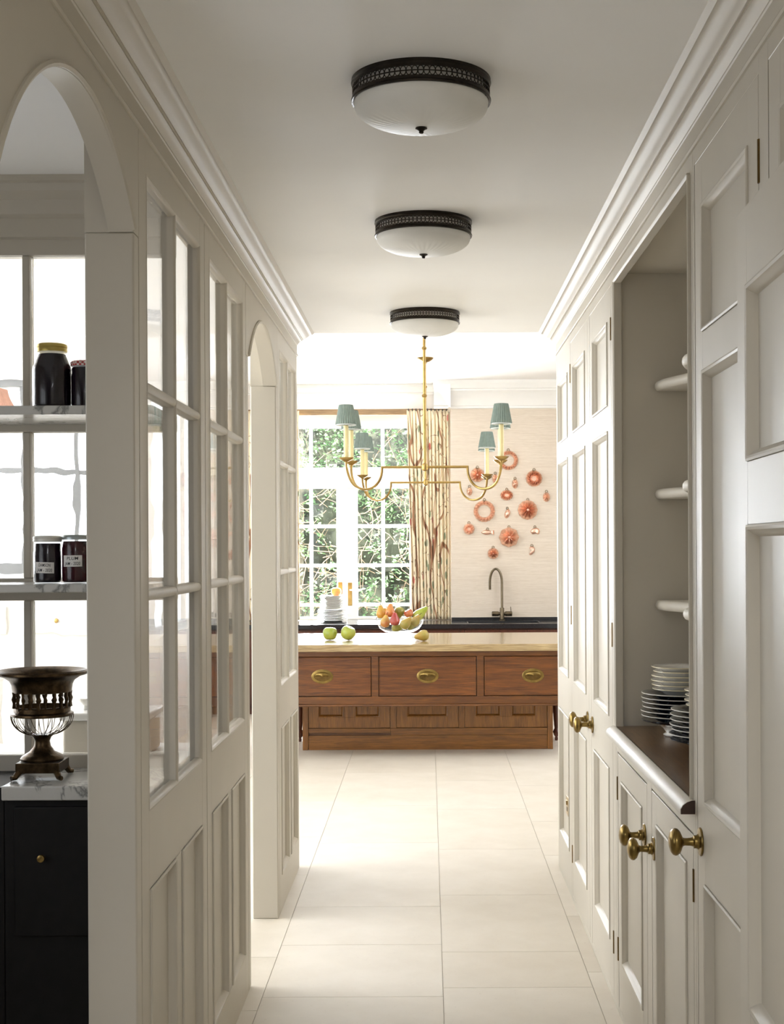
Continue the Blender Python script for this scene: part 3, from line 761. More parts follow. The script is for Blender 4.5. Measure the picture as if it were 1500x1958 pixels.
# planting outside
S('ground_outside', MB().box((-8, 14.6, -.2), (8, 22, -.02)), 'soil')
hg = root('hedge', (-.8, 16.6, -.02), 'dense green conifer hedge outside the garden window', 'hedge')
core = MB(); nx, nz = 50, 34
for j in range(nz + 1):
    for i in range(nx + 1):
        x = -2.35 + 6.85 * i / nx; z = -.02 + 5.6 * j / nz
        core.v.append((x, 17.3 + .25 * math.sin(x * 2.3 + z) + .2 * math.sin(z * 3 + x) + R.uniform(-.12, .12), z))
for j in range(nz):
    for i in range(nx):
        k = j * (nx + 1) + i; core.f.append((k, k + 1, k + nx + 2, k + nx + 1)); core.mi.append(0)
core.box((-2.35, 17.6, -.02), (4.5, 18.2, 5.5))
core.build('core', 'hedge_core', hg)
lf = MB()
for c in range(1250):
    x = R.uniform(-2.35, 1.0); z = R.uniform(.3, 4.6); 
    if z < 2.0 and R.random() < .45: continue
    y = 16.75 + .25 * math.sin(x * 2.6 + z * 1.7) + .22 * math.sin(z * 3.4 - x) + R.uniform(-.15, .35)
    dx, dz = R.uniform(-1, 1), R.uniform(-.5, .45)
    for q in range(15):
        t = R.uniform(0, .30); b0 = Vector((x + dx * t, y - t * R.uniform(.2, .7), z + dz * t + R.uniform(-.05, .05)))
        d = Vector((R.uniform(-1, 1), R.uniform(-1, .2), R.uniform(-.7, .5))).normalized(); L = R.uniform(.035, .075)
        sd = d.cross(Vector((R.uniform(-1, 1), R.uniform(-1, 1), 1))).normalized() * L * .24
        lf.add([b0, b0 + d * L * .5 + sd, b0 + d * L, b0 + d * L * .5 - sd], [(0, 1, 2, 3)])
lf.build('foliage', 'leaf', hg, kind='stuff')
br = MB()
for c in range(330):
    x = R.uniform(-2.2, .7); z = R.uniform(.35, 2.5 if c % 3 else 3.6); y = R.uniform(16.5, 17.0)
    d = Vector((R.uniform(-1, 1), R.uniform(-.4, .1), R.uniform(-.9, .7))); p = Vector((x, y, z)); pts = [p]
    for q in range(4):
        d = (d + Vector((R.uniform(-.4, .4), R.uniform(-.2, .2), R.uniform(-.4, .4)))).normalized(); p = p + d * R.uniform(.08, .16); pts.append(p)
    br.tube(pts, [.006, .005, .004, .003, .002], 4)
br.build('branches', 'bark', hg, kind='stuff')

# ------------------------------------------------------------------ back run of units
bc = root('base_unit', (.5, 13.8, 0), 'dark red-brown base unit under the black worktop by the window', 'cabinet')
MB().box((-2.08, 13.50, .10), (.36, 14.06, .815)).box((1.09, 13.50, .10), (3.39, 14.06, .815)).box((.36, 13.50, .10), (1.09, 14.06, .63)).box((.36, 13.50, .63), (1.09, 13.59, .815)).build('carcass', 'redwood', bc)
MB().box((-2.08, 13.55, 0), (3.39, 14.06, .10)).build('plinth', 'redwood', bc)
for i in range(9):
    x = -2.06 + i * .6
    MB().box((x + .004, 13.478, .13), (x + .596, 13.4995, .80)).build('door', 'redwood', bc, bevel=.002)
wt = root('worktop', (.5, 13.8, .816), 'long black speckled granite worktop along the window wall', 'worktop')
g = MB(); sx0, sx1, sy0, sy1 = .37, 1.08, 13.60, 13.93
g.box((-2.08, 13.45, .816), (sx0, 14.06, .86)).box((sx1, 13.45, .816), (3.39, 14.06, .86)).box((sx0, 13.45, .816), (sx1, sy0, .86)).box((sx0, sy1, .816), (sx1, 14.06, .86)).box((-2.08, 14.06, .816), (.222, 14.415, .86))
g.build('slab', 'granite', wt, bevel=.002)
MB().box((.226, 14.05, .8605), (3.39, 14.068, .893)).build('upstand', 'granite', wt)
sk = MB().box((sx0 + .002, sy0 + .002, .64), (sx1 - .002, sy1 - .002, .65)).box((sx0 + .002, sy0 + .002, .65), (sx0 + .012, sy1 - .002, .8595)).box((sx1 - .012, sy0 + .002, .65), (sx1 - .002, sy1 - .002, .8595)).box((sx0 + .012, sy0 + .002, .65), (sx1 - .012, sy0 + .012, .8595)).box((sx0 + .012, sy1 - .012, .65), (sx1 - .012, sy1 - .002, .8595))
sk.build('sink', 'sink_dark', wt)
tp = root('tap', (.725, 13.995, .86), 'tall swan-neck bronze tap behind the sink', 'tap')
TX, TY = .725, 13.995
MB().lathe([(0, .861), (.030, .861), (.031, .872), (.022, .876), (.022, .985), (.019, .99), (0, .99)], (TX, TY, 0), 20).build('body', 'tap_bronze', tp)
pts = [(TX, TY, .985), (TX, TY, 1.10), (TX, TY, 1.24)]
for i in range(1, 15):
    a = PI * i / 14; pts.append((TX - .06 + .06 * math.cos(a) - .0, TY - .02 * i / 14, 1.24 + .135 * math.sin(a)))
pts.append((TX - .12, TY - .02, 1.17))
MB().tube(pts, .012, 10).build('spout', 'tap_bronze', tp)
for sx in (-1, 1):
    h = MB().lathe([(0, .02), (.017, .02), (.017, .03), (.024, .034), (.024, .098), (.020, .10), (0, .10)], (0, 0, 0), 16, 'X'); h.v = [(TX + sx * p[0], TY + p[1], .93 + p[2]) for p in h.v]
    hd = h.build('handle', 'tap_bronze', tp)
    if sx > 0: MB().tube([(TX + .09, TY, .95), (TX + .085, TY, 1.0)], .004, 6).build('lever', 'tap_bronze', hd)

# ------------------------------------------------------------------ kitchen island
isl = root('island', (-.01, 11.3, 0), 'large oak kitchen island with brass-handled drawers', 'island')
IY = 10.715; WTOP = .86; IX = -.012
mI = lambda u, w_, n: (IX + u, IY - n, w_)
MB().box((IX - 1.27, 10.68, .806), (IX + 1.27, 12.10, WTOP)).build('worktop', 'worktop_wood', isl, bevel=.004)
ff = MB(); dzs = (.463, .768); dus = [(-.8 - .374, -.8 + .374), (-.374, .374), (.8 - .374, .8 + .374)]
slab_holes(ff, mI, -1.235, 1.235, .405, .8055, dus, [dzs], -.03, 0)
ff.build('drawer_frame', 'oak_rail', isl, bevel=.002)
MB().box((IX - 1.235, IY + .031, .405), (IX + 1.235, 12.05, .8055)).build('drawer_box', 'oak_rail', isl)
MB().extrude([(0, 0), (-.012, 0), (-.016, .006), (-.012, .014), (0, .016)], -1.24, 1.24, lambda t, p, q: (IX + t, IY + p, .389 + q)).box((IX - 1.235, IY, .389), (IX + 1.235, 12.05, .4045)).build('bottom_moulding', 'oak_rail', isl)
for i, (a, c) in enumerate(dus):
    dw = MB().frame_loops(mI, a + .005, c - .005, dzs[0] + .005, dzs[1] - .005, [(0, -.028), (0, -.002), (.002, .001), (.006, .001), (.009, -.002)], fill=True).build('drawer', 'oak_drawer', isl)
    cx, cz = (a + c) / 2, .617
    # oval sunk pull: plate ring, recess, drop hood
    ring = MB(); n = 36; pr = [(.083, .054, -.0015), (.083, .054, .002), (.079, .050, .004), (.062, .034, .004), (.060, .032, .001), (.060, .032, -.0015)]
    for i2 in range(n):
        t = 2 * PI * i2 / n
        for rx, rz, h in pr: ring.v.append(mI(cx + rx * math.cos(t), cz + rz * math.sin(t), h))
    for i2 in range(n):
        for j in range(len(pr) - 1):
            q = (i2 + 1) % n; k = len(pr); ring.f.append((i2 * k + j, q * k + j, q * k + j + 1, i2 * k + j + 1)); ring.mi.append(0)
    pull = ring.build('pull', 'brass_aged', dw)
    # hood covering the upper half
    hd = MB(); n = 20; ms = 7
    for i2 in range(n + 1):
        t = PI * i2 / n
        for j in range(ms):
            s = j / (ms - 1); rr = 1 - s
            hd.v.append(mI(cx + .060 * math.cos(t) * (rr * .25 + .75 * math.cos(s * PI / 2)), cz + .032 * math.sin(t) * math.cos(s * PI / 2) + .002, .003 + .022 * math.sin(s * PI / 2) * math.sin(t) ** .5 if math.sin(t) > 1e-6 else .003))
    for i2 in range(n):
        for j in range(ms - 1): hd.f.append((i2 * ms + j, (i2 + 1) * ms + j, (i2 + 1) * ms + j + 1, i2 * ms + j + 1)); hd.mi.append(0)
    MB_h = hd.build('hood', 'brass_aged', pull)
    rc = MB(); rc.add([mI(cx + .0605 * math.cos(2 * PI * k / 28), cz + .0325 * math.sin(2 * PI * k / 28), .0013) for k in range(28)], [tuple(range(28))])
    rc.build('recess', 'brass_dark', pull)
# set-back lower cupboards
BY = 11.13; mB = lambda u, w_, n: (u, BY - n, w_)
MB().box((-.954, BY + .025, .02), (.929, 11.9, .388)).build('base_carcass', 'oak_rail', isl)
for a, c in ((-1.0, -.955), (.93, .972)): MB().box((a, BY - .012, 0), (c, 11.9, .389)).build('post', 'oak_post', isl, bevel=.003)
MB().box((-.954, BY - .002, 0), (.929, BY + .022, .112)).build('plinth', 'oak_plinth', isl)
MB().box((-.954, BY - .006, .135), (-.306, BY + .024, .17)).build('rail', 'oak_plinth', isl, bevel=.002)
MB().box((-.304, BY - .006, .114), (.929, BY + .024, .17)).build('rail', 'oak_plinth', isl, bevel=.002)
for a, c in ((-.308, -.262), (.232, .276)): MB().box((a, BY - .004, .171), (c, BY + .024, .389)).build('stile', 'oak_post', isl)
for a, c, hs in ((-.953, -.310, [(-.88, -.675), (-.59, -.39)]), (-.260, .230, [(-.182, .145)]), (.278, .928, [(.358, .565), (.643, .845)])):
    panelled('cupboard_door', isl, mB, a, c, .174, .388, hs, [(.256, .372)], mat='oak_door')
for x in (-1.066, 1.045):
    lg = MB().lathe([(0, .0), (.012, .0), (.014, .02), (.010, .03), (.022, .045), (.030, .07), (.022, .092), (.016, .10), (.020, .13), (.030, .30), (.034, .389), (0, .389)], (x, 11.62, 0), 18)
    lg.build('leg', 'redwood', isl)

# ------------------------------------------------------------------ fruit
PEAR = [(0, 0), (.018, .001), (.034, .010), (.041, .026), (.041, .042), (.034, .060), (.025, .076), (.019, .090), (.015, .101), (.008, .107), (0, .108)]
APPLE = [(0, .006), (.012, .002), (.028, .002), (.045, .016), (.053, .040), (.054, .056), (.048, .078), (.034, .092), (.018, .094), (.006, .086), (0, .080)]
def fruit_obj(kind, prof, mat, c, label, size=1.0, tilt=(0, 0, 0), grp=None, cat=None, stretch=1):
    """c: point where the fruit's bottom rests (or centre of its belly when tilted)"""
    pr = [(r * size, h * size * stretch) for r, h in prof]; hc = (.036 if prof is PEAR else .048) * size * stretch
    off = hc if any(tilt) else 0
    def lump(a, j): return 1 + .03 * math.cos(2 * a + j) + .02 * math.cos(5 * a)
    o = place(kind, MB().lathe([(r, h - off) for r, h in pr], seg=26, rmod=lump).mesh(kind, mat, sharp=2), c, rot=tilt)
    top = pr[-1][1] - off
    st = MB().tube([(0, 0, top - .004), (.002 * size, 0, top + .010 * size), (.006 * size, .002, top + .024 * size)], [.0026, .002, .0026], 6)
    k = bpy.data.objects.new('stalk', st.mesh('stalk', 'stalk')); COL.objects.link(k); k.parent = o; ORG[k.name] = Vector(c)
    return tag(o, label, cat or kind, grp)
ZW = WTOP + .0005
fruit_obj('apple', APPLE, 'skin_green', (-.788, 11.22, ZW), 'round green apple on the island, the left one of two', 1.06)
fruit_obj('apple', APPLE, 'skin_green', (-.643, 11.20, ZW + .0575), 'lopsided green apple on the island, right of the other green apple', 1.08, (.15, .42, 0))
fruit_obj('pear', PEAR, 'skin_russet', (-.042, 11.06, ZW + .043), 'small russet pear lying on the island beside the glass bowl', 1.08, (.25, -1.75, .1))
bw = root('fruit_bowl', (-.234, 11.29, WTOP), 'footed clear glass bowl holding pears on the island', 'bowl')
bz = WTOP
MB().lathe([(0, bz + .0005), (.085, bz + .0005), (.086, bz + .003), (.06, bz + .008), (.02, bz + .014), (.012, bz + .022), (.018, bz + .030), (.012, bz + .038), (.014, bz + .0495), (0, bz + .0498)], (-.234, 11.29, 0), 36).build('foot', 'bowl_glass', bw)
MB().lathe([(0, bz + .050), (.06, bz + .052), (.12, bz + .062), (.16, bz + .088), (.184, bz + .128), (.193, bz + .18), (.1905, bz + .18), (.1815, bz + .129), (.158, bz + .091), (.118, bz + .0655), (.06, bz + .0555), (0, bz + .0535)], (-.234, 11.29, 0), 48).build('bowl', 'bowl_glass', bw)
FG = 'fruit heaped in the glass bowl'
bx = lambda px: (px - 764) / 239 - .234
bzz = lambda py: E - (py - 1045) / 239
for px, py, dy, kind, prof, mat, size, tilt, st, lb in (
    (728, 1174, .065, 'pear', PEAR, 'skin_yellow', 1.0, (.05, -.12, 0), 1, 'yellow upright pear at the left rim of the bowl'),
    (746, 1171, .0, 'pear', PEAR, 'skin_orange', 1.0, (0, .06, 1), 1, 'orange-yellow upright pear second from left in the bowl'),
    (763, 1170, .075, 'pear', PEAR, 'skin_olive', 1.05, (PI + .2, .35, 0), 1, 'olive green pear upended at the top of the heap'),
    (781, 1173, .02, 'apple', APPLE, 'skin_apple_red', .68, (.2, -.5, 0), .92, 'round red apple on top of the heap at the right'),
    (799, 1177, .05, 'pear', PEAR, 'skin_green', 1.05, (.05, .85, 0), 1.35, 'long green pear leaning out to the right'),
    (755, 1186, -.09, 'pear', PEAR, 'skin_red', 1.0, (.1, .02, 0), .95, 'red upright pear at the front of the bowl'),
    (774, 1192, -.112, 'pear', PEAR, 'skin_russet', 1.0, (.1, .75, 0), 1.05, 'speckled yellow-green pear tilted at the front of the bowl'),
    (736, 1190, -.03, 'pear', PEAR, 'skin_blush', 1.0, (.3, .2, 0), .95, 'yellow speckled pear low at the left in the bowl'),
    (793, 1188, -.03, 'pear', PEAR, 'skin_russet', .95, (.3, .6, 0), 1.0, 'brownish pear low at the right in the bowl'),
    (757, 1200, -.03, 'pear', PEAR, 'skin_olive', .75, (.1, 1.5, 0), 1.3, 'green pear lying flat at the bottom of the bowl'),
    (783, 1198, .03, 'pear', PEAR, 'skin_olive', .7, (.2, 1.4, .4), 1.0, 'small dark green pear at the bottom right of the bowl'),
    (738, 1171, .14, 'apple', APPLE, 'skin_blush', .72, (.1, .1, 0), 1, 'pale red fruit half hidden behind the left pears')):
    fruit_obj(kind, prof, mat, (bx(px), 11.29 + dy, bzz(py)), lb, size, tilt, FG, stretch=st)

# ------------------------------------------------------------------ plates
def plate_mesh(r, face, th=.0, lift=.016, name='plate'):
    p = [(0, .002), (r * .55, .002), (r * .58, 0), (r * .62, .002), (r * .70, lift * .55), (r * .985, lift), (r, lift + .0012), (r, lift + .003), (r * .985, lift + .0035), (r * .72, lift * .62 + .003), (r * .62, .006), (0, .006)]
    mi = [1, 1, 1, 1, 1, 0, 0, 0, 1, 1, 1]
    return MB().lathe(p, seg=48, mis=mi).mesh(name, face, sharp=.8)
PW = plate_mesh(.094, ['china_gold', 'china'], lift=.017); PBL = plate_mesh(.130, ['china', 'blue_transfer'], lift=.018); PW2 = plate_mesh(.088, ['china_gold', 'china'], lift=.017)
FD = MB().lathe([(0, .001), (.058, .001), (.060, .004), (.050, .010), (.062, .026), (.085, .040), (.128, .050), (.130, .053), (.127, .054), (.085, .045), (0, .040)], seg=48, mis=[1, 1, 1, 1, 1, 0, 0, 0, 0, 0]).mesh('footed_dish', ['blue_transfer', 'china'], sharp=.8)
CT = E - .62
NUM = ['lowest', 'second-lowest', 'third-lowest', 'fourth-lowest', 'fifth-lowest', 'sixth-lowest', 'seventh-lowest', 'eighth-lowest', 'ninth-lowest']
def ORD(i, n): return 'topmost' if i == n - 1 else NUM[i]
def stack(x, y, nb, nw, wmesh, wl_, place_txt, zs=.0143):
    d = place('footed_dish', FD, (x, y, CT + .0005)); tag(d, 'footed pale dish carrying the ' + place_txt + ' on the dresser', 'dish', 'footed dishes under the plate stacks')
    z = CT + .049
    for i in range(nb):
        p = place('plate', PBL, (x + R.uniform(-.004, .004), y + R.uniform(-.004, .004), z)); z += zs
        tag(p, f'{ORD(i, nb)} blue-and-white plate of the {place_txt}', 'plate', 'blue plates in the ' + place_txt)
    for i in range(nw):
        p = place('plate', wmesh, (x + R.uniform(-.004, .004), y + R.uniform(-.004, .004), z)); z += zs
        tag(p, f'{ORD(i, nw)} small white plate on the {place_txt}', 'plate', 'white plates on the ' + place_txt)
stack(.822, 4.60, 6, 6, PW, 0, 'farther taller stack')
stack(.836, 4.13, 6, 4, PW2, 0, 'nearer stack by the door frame')
# crockery on the dresser shelves
s1 = place('plate', PW, (.93, 4.52, E + .545 + .0175)); tag(s1, 'white plate on the top dresser shelf', 'plate')
for i in range(2):
    s1 = place('plate', PW, (.935, 4.50, E - .204 + .0175 + .0143 * i)); tag(s1, ['lower of two white dishes on the bottom dresser shelf', 'upper of two white dishes on the bottom dresser shelf'][i], 'plate')
cup = root('cup', (.935, 4.50, E - .204 + .0175 + .0143 + .0065), 'white cup on two dishes on the bottom dresser shelf', 'cup')
cz = E - .204 + .0175 + .0143 + .0068
MB().lathe([(0, cz), (.024, cz), (.026, cz + .004), (.036, cz + .03), (.040, cz + .06), (.038, cz + .06), (.033, cz + .03), (.02, cz + .006), (0, cz + .006)], (.935, 4.50, 0), 24).build('body', 'china', cup)
MB().tube([(.897, 4.50, cz + .05), (.875, 4.50, cz + .048), (.872, 4.50, cz + .03), (.90, 4.50, cz + .018)], .004, 6).build('handle', 'china', cup)
tu = MB().lathe([(0, 0), (.04, 0), (.042, .01), (.03, .02), (.06, .04), (.075, .07), (.07, .10), (.04, .125), (.012, .13), (.016, .145), (0, .15)], (.945, 4.17, E + .562 + .0005), 28)
solo(tu, 'lidded_pot', 'china', (.945, 4.17, E + .562), 'white lidded pot on the top dresser shelf', 'pot')

# plates and apple on the back counter
PB1 = plate_mesh(.150, ['china', 'china'], lift=.014); PB2 = plate_mesh(.125, ['china', 'china'], lift=.014)
z = .8605; SX, SY = -.955, 14.02
for i in range(17):
    big = i < 8
    p = place('plate', PB1 if big else PB2, (SX + R.uniform(-.006, .006) + (.004 if i % 3 else -.004), SY, z)); z += .0150
    tag(p, f'{ORD(i, 8)} large white plate in the stack by the garden window' if big else f'{ORD(i - 8, 9)} small white plate in the stack by the garden window', 'plate', 'large plates in the window stack' if big else 'small plates in the window stack')
fruit_obj('apple', APPLE, 'skin_blush', (SX + .035, SY, z - .0085), 'yellow and red apple on top of the white plate stack', .95)

# ------------------------------------------------------------------ copper moulds
MOULD_G = 'copper moulds on the wallpapered wall'
MY = 14.068
def mx(px): return (px - 820) / 192.0
def mz(py): return E - (py - 1045) / 192.0
def hang_ring(me_parent, x, z, top):
    MB().tube([(x + .012 * math.cos(t * PI / 6), MY - .006, z + top + .008 + .012 * math.sin(t * PI / 6)) for t in range(12)], .0025, 6, closed=True).build('hanging_loop', 'brass_dark', me_parent)
def mould_round(px, py, rpx, prof, lobes, depth, lobe_amp, label, twist=0, sx=1, sz=1, tilt=0):
    x, z, r = mx(px), mz(py), rpx / 192.0
    o = root('copper_mould', (x, MY, z), label, 'copper mould', MOULD_G)
    mb = MB(); seg = max(40, lobes * 6); n = len(prof)
    for i in range(seg):
        a = 2 * PI * i / seg
        for j, (rr, h, am) in enumerate(prof):
            aa = a + twist * (1 - rr)
            q = r * rr * (1 + 1.4 * lobe_amp * am * math.cos(lobes * a)); hh = h * depth * (1 + .42 * am * math.cos(lobes * a))
            dx, dz = q * math.cos(aa) * sx, q * math.sin(aa) * sz
            mb.v.append((x + dx * math.cos(tilt) - dz * math.sin(tilt), MY - max(.0008, hh), z + dx * math.sin(tilt) + dz * math.cos(tilt)))
    for i in range(seg):
        for j in range(n - 1):
            i2 = (i + 1) % seg; mb.f.append((i * n + j, i2 * n + j, i2 * n + j + 1, i * n + j + 1)); mb.mi.append(0)
    if prof[-1][0] > 0: pass
    mb.build('body', 'copper', o, sharp=1.0); hang_ring(o, x, z, r * max(.8, sz)); return o
RING = [(1.0, .0, .3), (.98, .12, .4), (.92, .6, 1), (.80, 1.0, 1), (.68, .7, 1), (.60, .15, .6), (.58, 0, .3)]
DOME = [(1.0, 0, .3), (.98, .15, .5), (.90, .5, 1), (.72, .78, 1), (.45, .95, .9), (.20, 1.0, .6), (.12, .85, 0), (.05, .9, 0), (0, .95, 0)]
BUNDT = [(1.0, 0, .3), (.97, .2, .6), (.86, .75, 1), (.66, 1.0, 1), (.48, .8, .9), (.36, .3, .4), (.30, .1, 0), (0, .1, 0)]
EGG = [(1, 0, .1), (.95, .35, .4), (.75, .75, .6), (.45, .95, .6), (0, 1, 0)]
mould_round(973.6, 881, 18.5, RING, 24, .035, .03, 'beaded copper ring mould partly behind a chandelier candle, topmost')
mould_round(914, 908.7, 13.5, DOME, 10, .04, .06, 'fluted round copper mould between the chandelier arms')
mould_round(948, 916, 9, EGG, 6, .03, .05, 'small oval copper mould inside the curve of the chandelier arm', sx=.6)
mould_round(986, 926, 9, EGG, 5, .03, .05, 'small pear-shaped copper mould right of the chandelier', sx=.62, sz=1)
mould_round(1022.5, 916, 15.5, BUNDT, 14, .045, .05, 'swirled copper ring mould at upper right', twist=1.2)
mould_round(1046, 951.5, 9, EGG, 8, .03, .04, 'small ribbed egg-shaped copper mould nearest the cupboards', sx=.75)
mould_round(899, 940, 8, EGG, 5, .028, .05, 'small pear-shaped copper mould at the far left, under the chandelier arm', sx=.65)
mould_round(970, 947.6, 12, BUNDT, 16, .03, .06, 'scalloped oval copper mould in the middle of the group', sx=1, sz=.82)
mould_round(927, 978, 20.5, RING, 18, .04, .04, 'large plain-centred copper ring mould at left')
mould_round(971, 983, 9, EGG, 3, .025, .04, 'small teardrop copper mould between the ring and the big round one', sx=.55, tilt=-.3)
mould_round(1010, 976, 18.5, DOME, 12, .05, .05, 'large round fluted copper mould with a rosette centre')
mould_round(897.4, 1012, 10.5, BUNDT, 8, .035, .06, 'small round flower copper mould at the lower left edge')
mould_round(974, 1028, 18.5, DOME, 8, .06, .10, 'large eight-petalled star copper mould, low in the group')
mould_round(943.6, 1059, 10.5, DOME, 9, .04, .05, 'round fluted copper mould at the bottom of the group')
def mould_outline(px, py, pts, depth, label):
    x, z = mx(px), mz(py); o = root('copper_mould', (x, MY, z), label, 'copper mould', MOULD_G)
    mb = MB(); n = len(pts); cx = sum(p[0] for p in pts) / n; cy = sum(p[1] for p in pts) / n
    for k, (f, h) in enumerate(((1, .0008), (.97, depth * .35), (.80, depth * .75), (.5, depth * .95), (.2, depth))):
        for a, c in pts: mb.v.append((x + (cx + (a - cx) * f) / 192, MY - h * (1 + .12 * math.sin(a * 1.3)), z + (cy + (c - cy) * f) / 192))
    for k in range(4):
        for i in range(n): i2 = (i + 1) % n; mb.f.append((k * n + i, k * n + i2, (k + 1) * n + i2, (k + 1) * n + i)); mb.mi.append(0)
    mb.f.append(tuple(4 * n + i for i in range(n))); mb.mi.append(0)
    mb.build('body', 'copper', o, sharp=1.0); hang_ring(o, x, z, max(p[1] for p in pts) / 192); return o
mould_outline(933, 1018.7, [(-12.5, 0), (-8, 3.5), (-2, 5), (4, 3.5), (8, 1.5), (12.5, 4.5), (12, 0), (12.5, -4.5), (8, -1.5), (3, -4), (-3, -4.5), (-8, -3)], .022, 'fish-shaped copper mould hanging left of the star mould')
mould_outline(1023.5, 1016.5, [(-9, -1), (-7, 2), (-3, 5.5), (2, 6.5), (7, 5), (9, 1), (8.5, -5), (6, -6), (2, -4.5), (-2, -6), (-6, -5.5), (-7, -3)], .022, 'animal-shaped copper mould at right, below the egg one')
mould_outline(1017.6, 1054, [(-2, 8.5), (3, 8), (5.5, 4), (5, -2), (1, -7), (-4, -8.5), (-5, -6), (-1, -3), (.5, 1), (-1.5, 3.5), (-4, 4), (-4, 7)], .022, 'curled crescent copper mould, lowest at the right')

# ------------------------------------------------------------------ pantry seen through the near arch
pt = root('window_2', (-1.2, 4.27, 0)); tag(pt, kind='structure')      # glazed inner screen of the pantry
PY0, PY1 = 4.25, 4.31
mb = MB()
mb.box((-2.15, PY0, E + .883), (XL - .11, PY1, 2.70)).box((-2.15, PY0, 0), (XL - .11, PY1, E - .622)).box((-2.15, PY0, E + .351), (XL - .11, PY1, E + .402)).box((-2.15, PY0, E - .157), (XL - .11, PY1, E - .09))
mb.build('frame', 'paint', pt, bevel=.003)
rows = [(E - .622, E - .157), (E - .09, E + .351), (E + .402, E + .883)]
xs = [-1.90, -1.556, -1.211, -.866]
for x in xs:
    for a, c in rows: MB().box((x - .0115, PY0 + .006, a), (x + .0115, PY1 - .006, c)).build('glazing_bar', 'paint', pt, bevel=.003)
ex = [-2.15] + xs + [XL - .11]
def wavy_pane(x0, x1, z0, z1, seed):
    mb = MB(); nx = max(4, int((x1 - x0) / .006)); nz = max(4, int((z1 - z0) / .006)); rr = random.Random(seed); p1, p2, p3 = [rr.uniform(0, 6) for _ in range(3)]
    for s in (0, 1):
        for j in range(nz + 1):
            for i in range(nx + 1):
                x = x0 + (x1 - x0) * i / nx; z = z0 + (z1 - z0) * j / nz
                w = .000045 * (math.sin(x * 105 + p1 + 1.5 * math.sin(z * 21 + p3)) + math.sin(z * 88 + p2 + 1.4 * math.sin(x * 31))) if s else 0
                mb.v.append((x, 4.28 + (.004 if s else 0) + w, z))
    N = (nx + 1) * (nz + 1)
    for s in (0, 1):
        for j in range(nz):
            for i in range(nx):
                k = s * N + j * (nx + 1) + i; q = (k, k + 1, k + nx + 2, k + nx + 1); mb.f.append(q if s == 0 else tuple(reversed(q))); mb.mi.append(0)
    rim = [i for i in range(nx + 1)] + [j * (nx + 1) + nx for j in range(1, nz + 1)] + [nz * (nx + 1) + i for i in range(nx - 1, -1, -1)] + [j * (nx + 1) for j in range(nz - 1, 0, -1)]
    for a, c in zip(rim, rim[1:] + rim[:1]): mb.f.append((a, N + a, N + c, c)); mb.mi.append(0)
    mb.build('pane', 'old_glass', pt, sharp=1)
k = 0
for x0, x1 in zip(ex[:-1], ex[1:]):
    for a, c in rows: k += 1; wavy_pane(x0 + (.0118 if x0 > -2.1 else .001), x1 - (.0118 if x1 < -.8 else .001), a + .0005, c - .0005, k)

# marble-topped dark cabinet and marble shelves
pc = root('pantry_cabinet', (-.98, 4.07, 0), 'dark wooden cabinet with a marble top inside the arch', 'cabinet')
MB().box((-1.19, 3.945, 0), (-.768, 4.245, E - .70)).box((-1.7, 3.945, 0), (-1.1905, 4.245, E - .668)).build('body', 'dark_cabinet', pc, bevel=.003)
MB().box((-1.16, 3.932, .52), (-.79, 3.9445, E - .72))  .build('drawer', 'dark_cabinet', pc, bevel=.003)
MB().lathe([(0, 0), (.006, 0), (.006, .01), (.011, .014), (.010, .022), (0, .025)], (0, 0, 0), 14, 'Y').build('knob_tmp', 'brass', None)
kt = bpy.data.objects['knob_tmp']; bpy.data.objects.remove(kt)
kk = MB().lathe([(0, 0), (.006, 0), (.006, .01), (.011, .014), (.010, .022), (0, .025)], (0, 0, 0), 14, 'Y'); kk.v = [(-1.08 + p[0], 3.932 - p[1], E - .86 + p[2]) for p in kk.v]; kk.build('knob', 'brass', pc)
MB().box((-1.19, 3.915, E - .6995), (-.766, 4.248, E - .66)).build('marble_top', 'marble', pc, bevel=.004)
sh1 = solo(MB().box((-2.14, 3.93, E + .373), (-.766, 4.249, E + .398)), 'shelf', 'marble', (-1.45, 4.09, E + .373), 'upper grey marble pantry shelf with the tall dark jar', 'shelf', 'marble pantry shelves', .003)
sh2 = solo(MB().box((-2.14, 3.93, E - .123), (-.766, 4.249, E - .10)), 'shelf', 'marble', (-1.45, 4.09, E - .123), 'lower grey marble pantry shelf with the labelled jam jars', 'shelf', 'marble pantry shelves', .003)

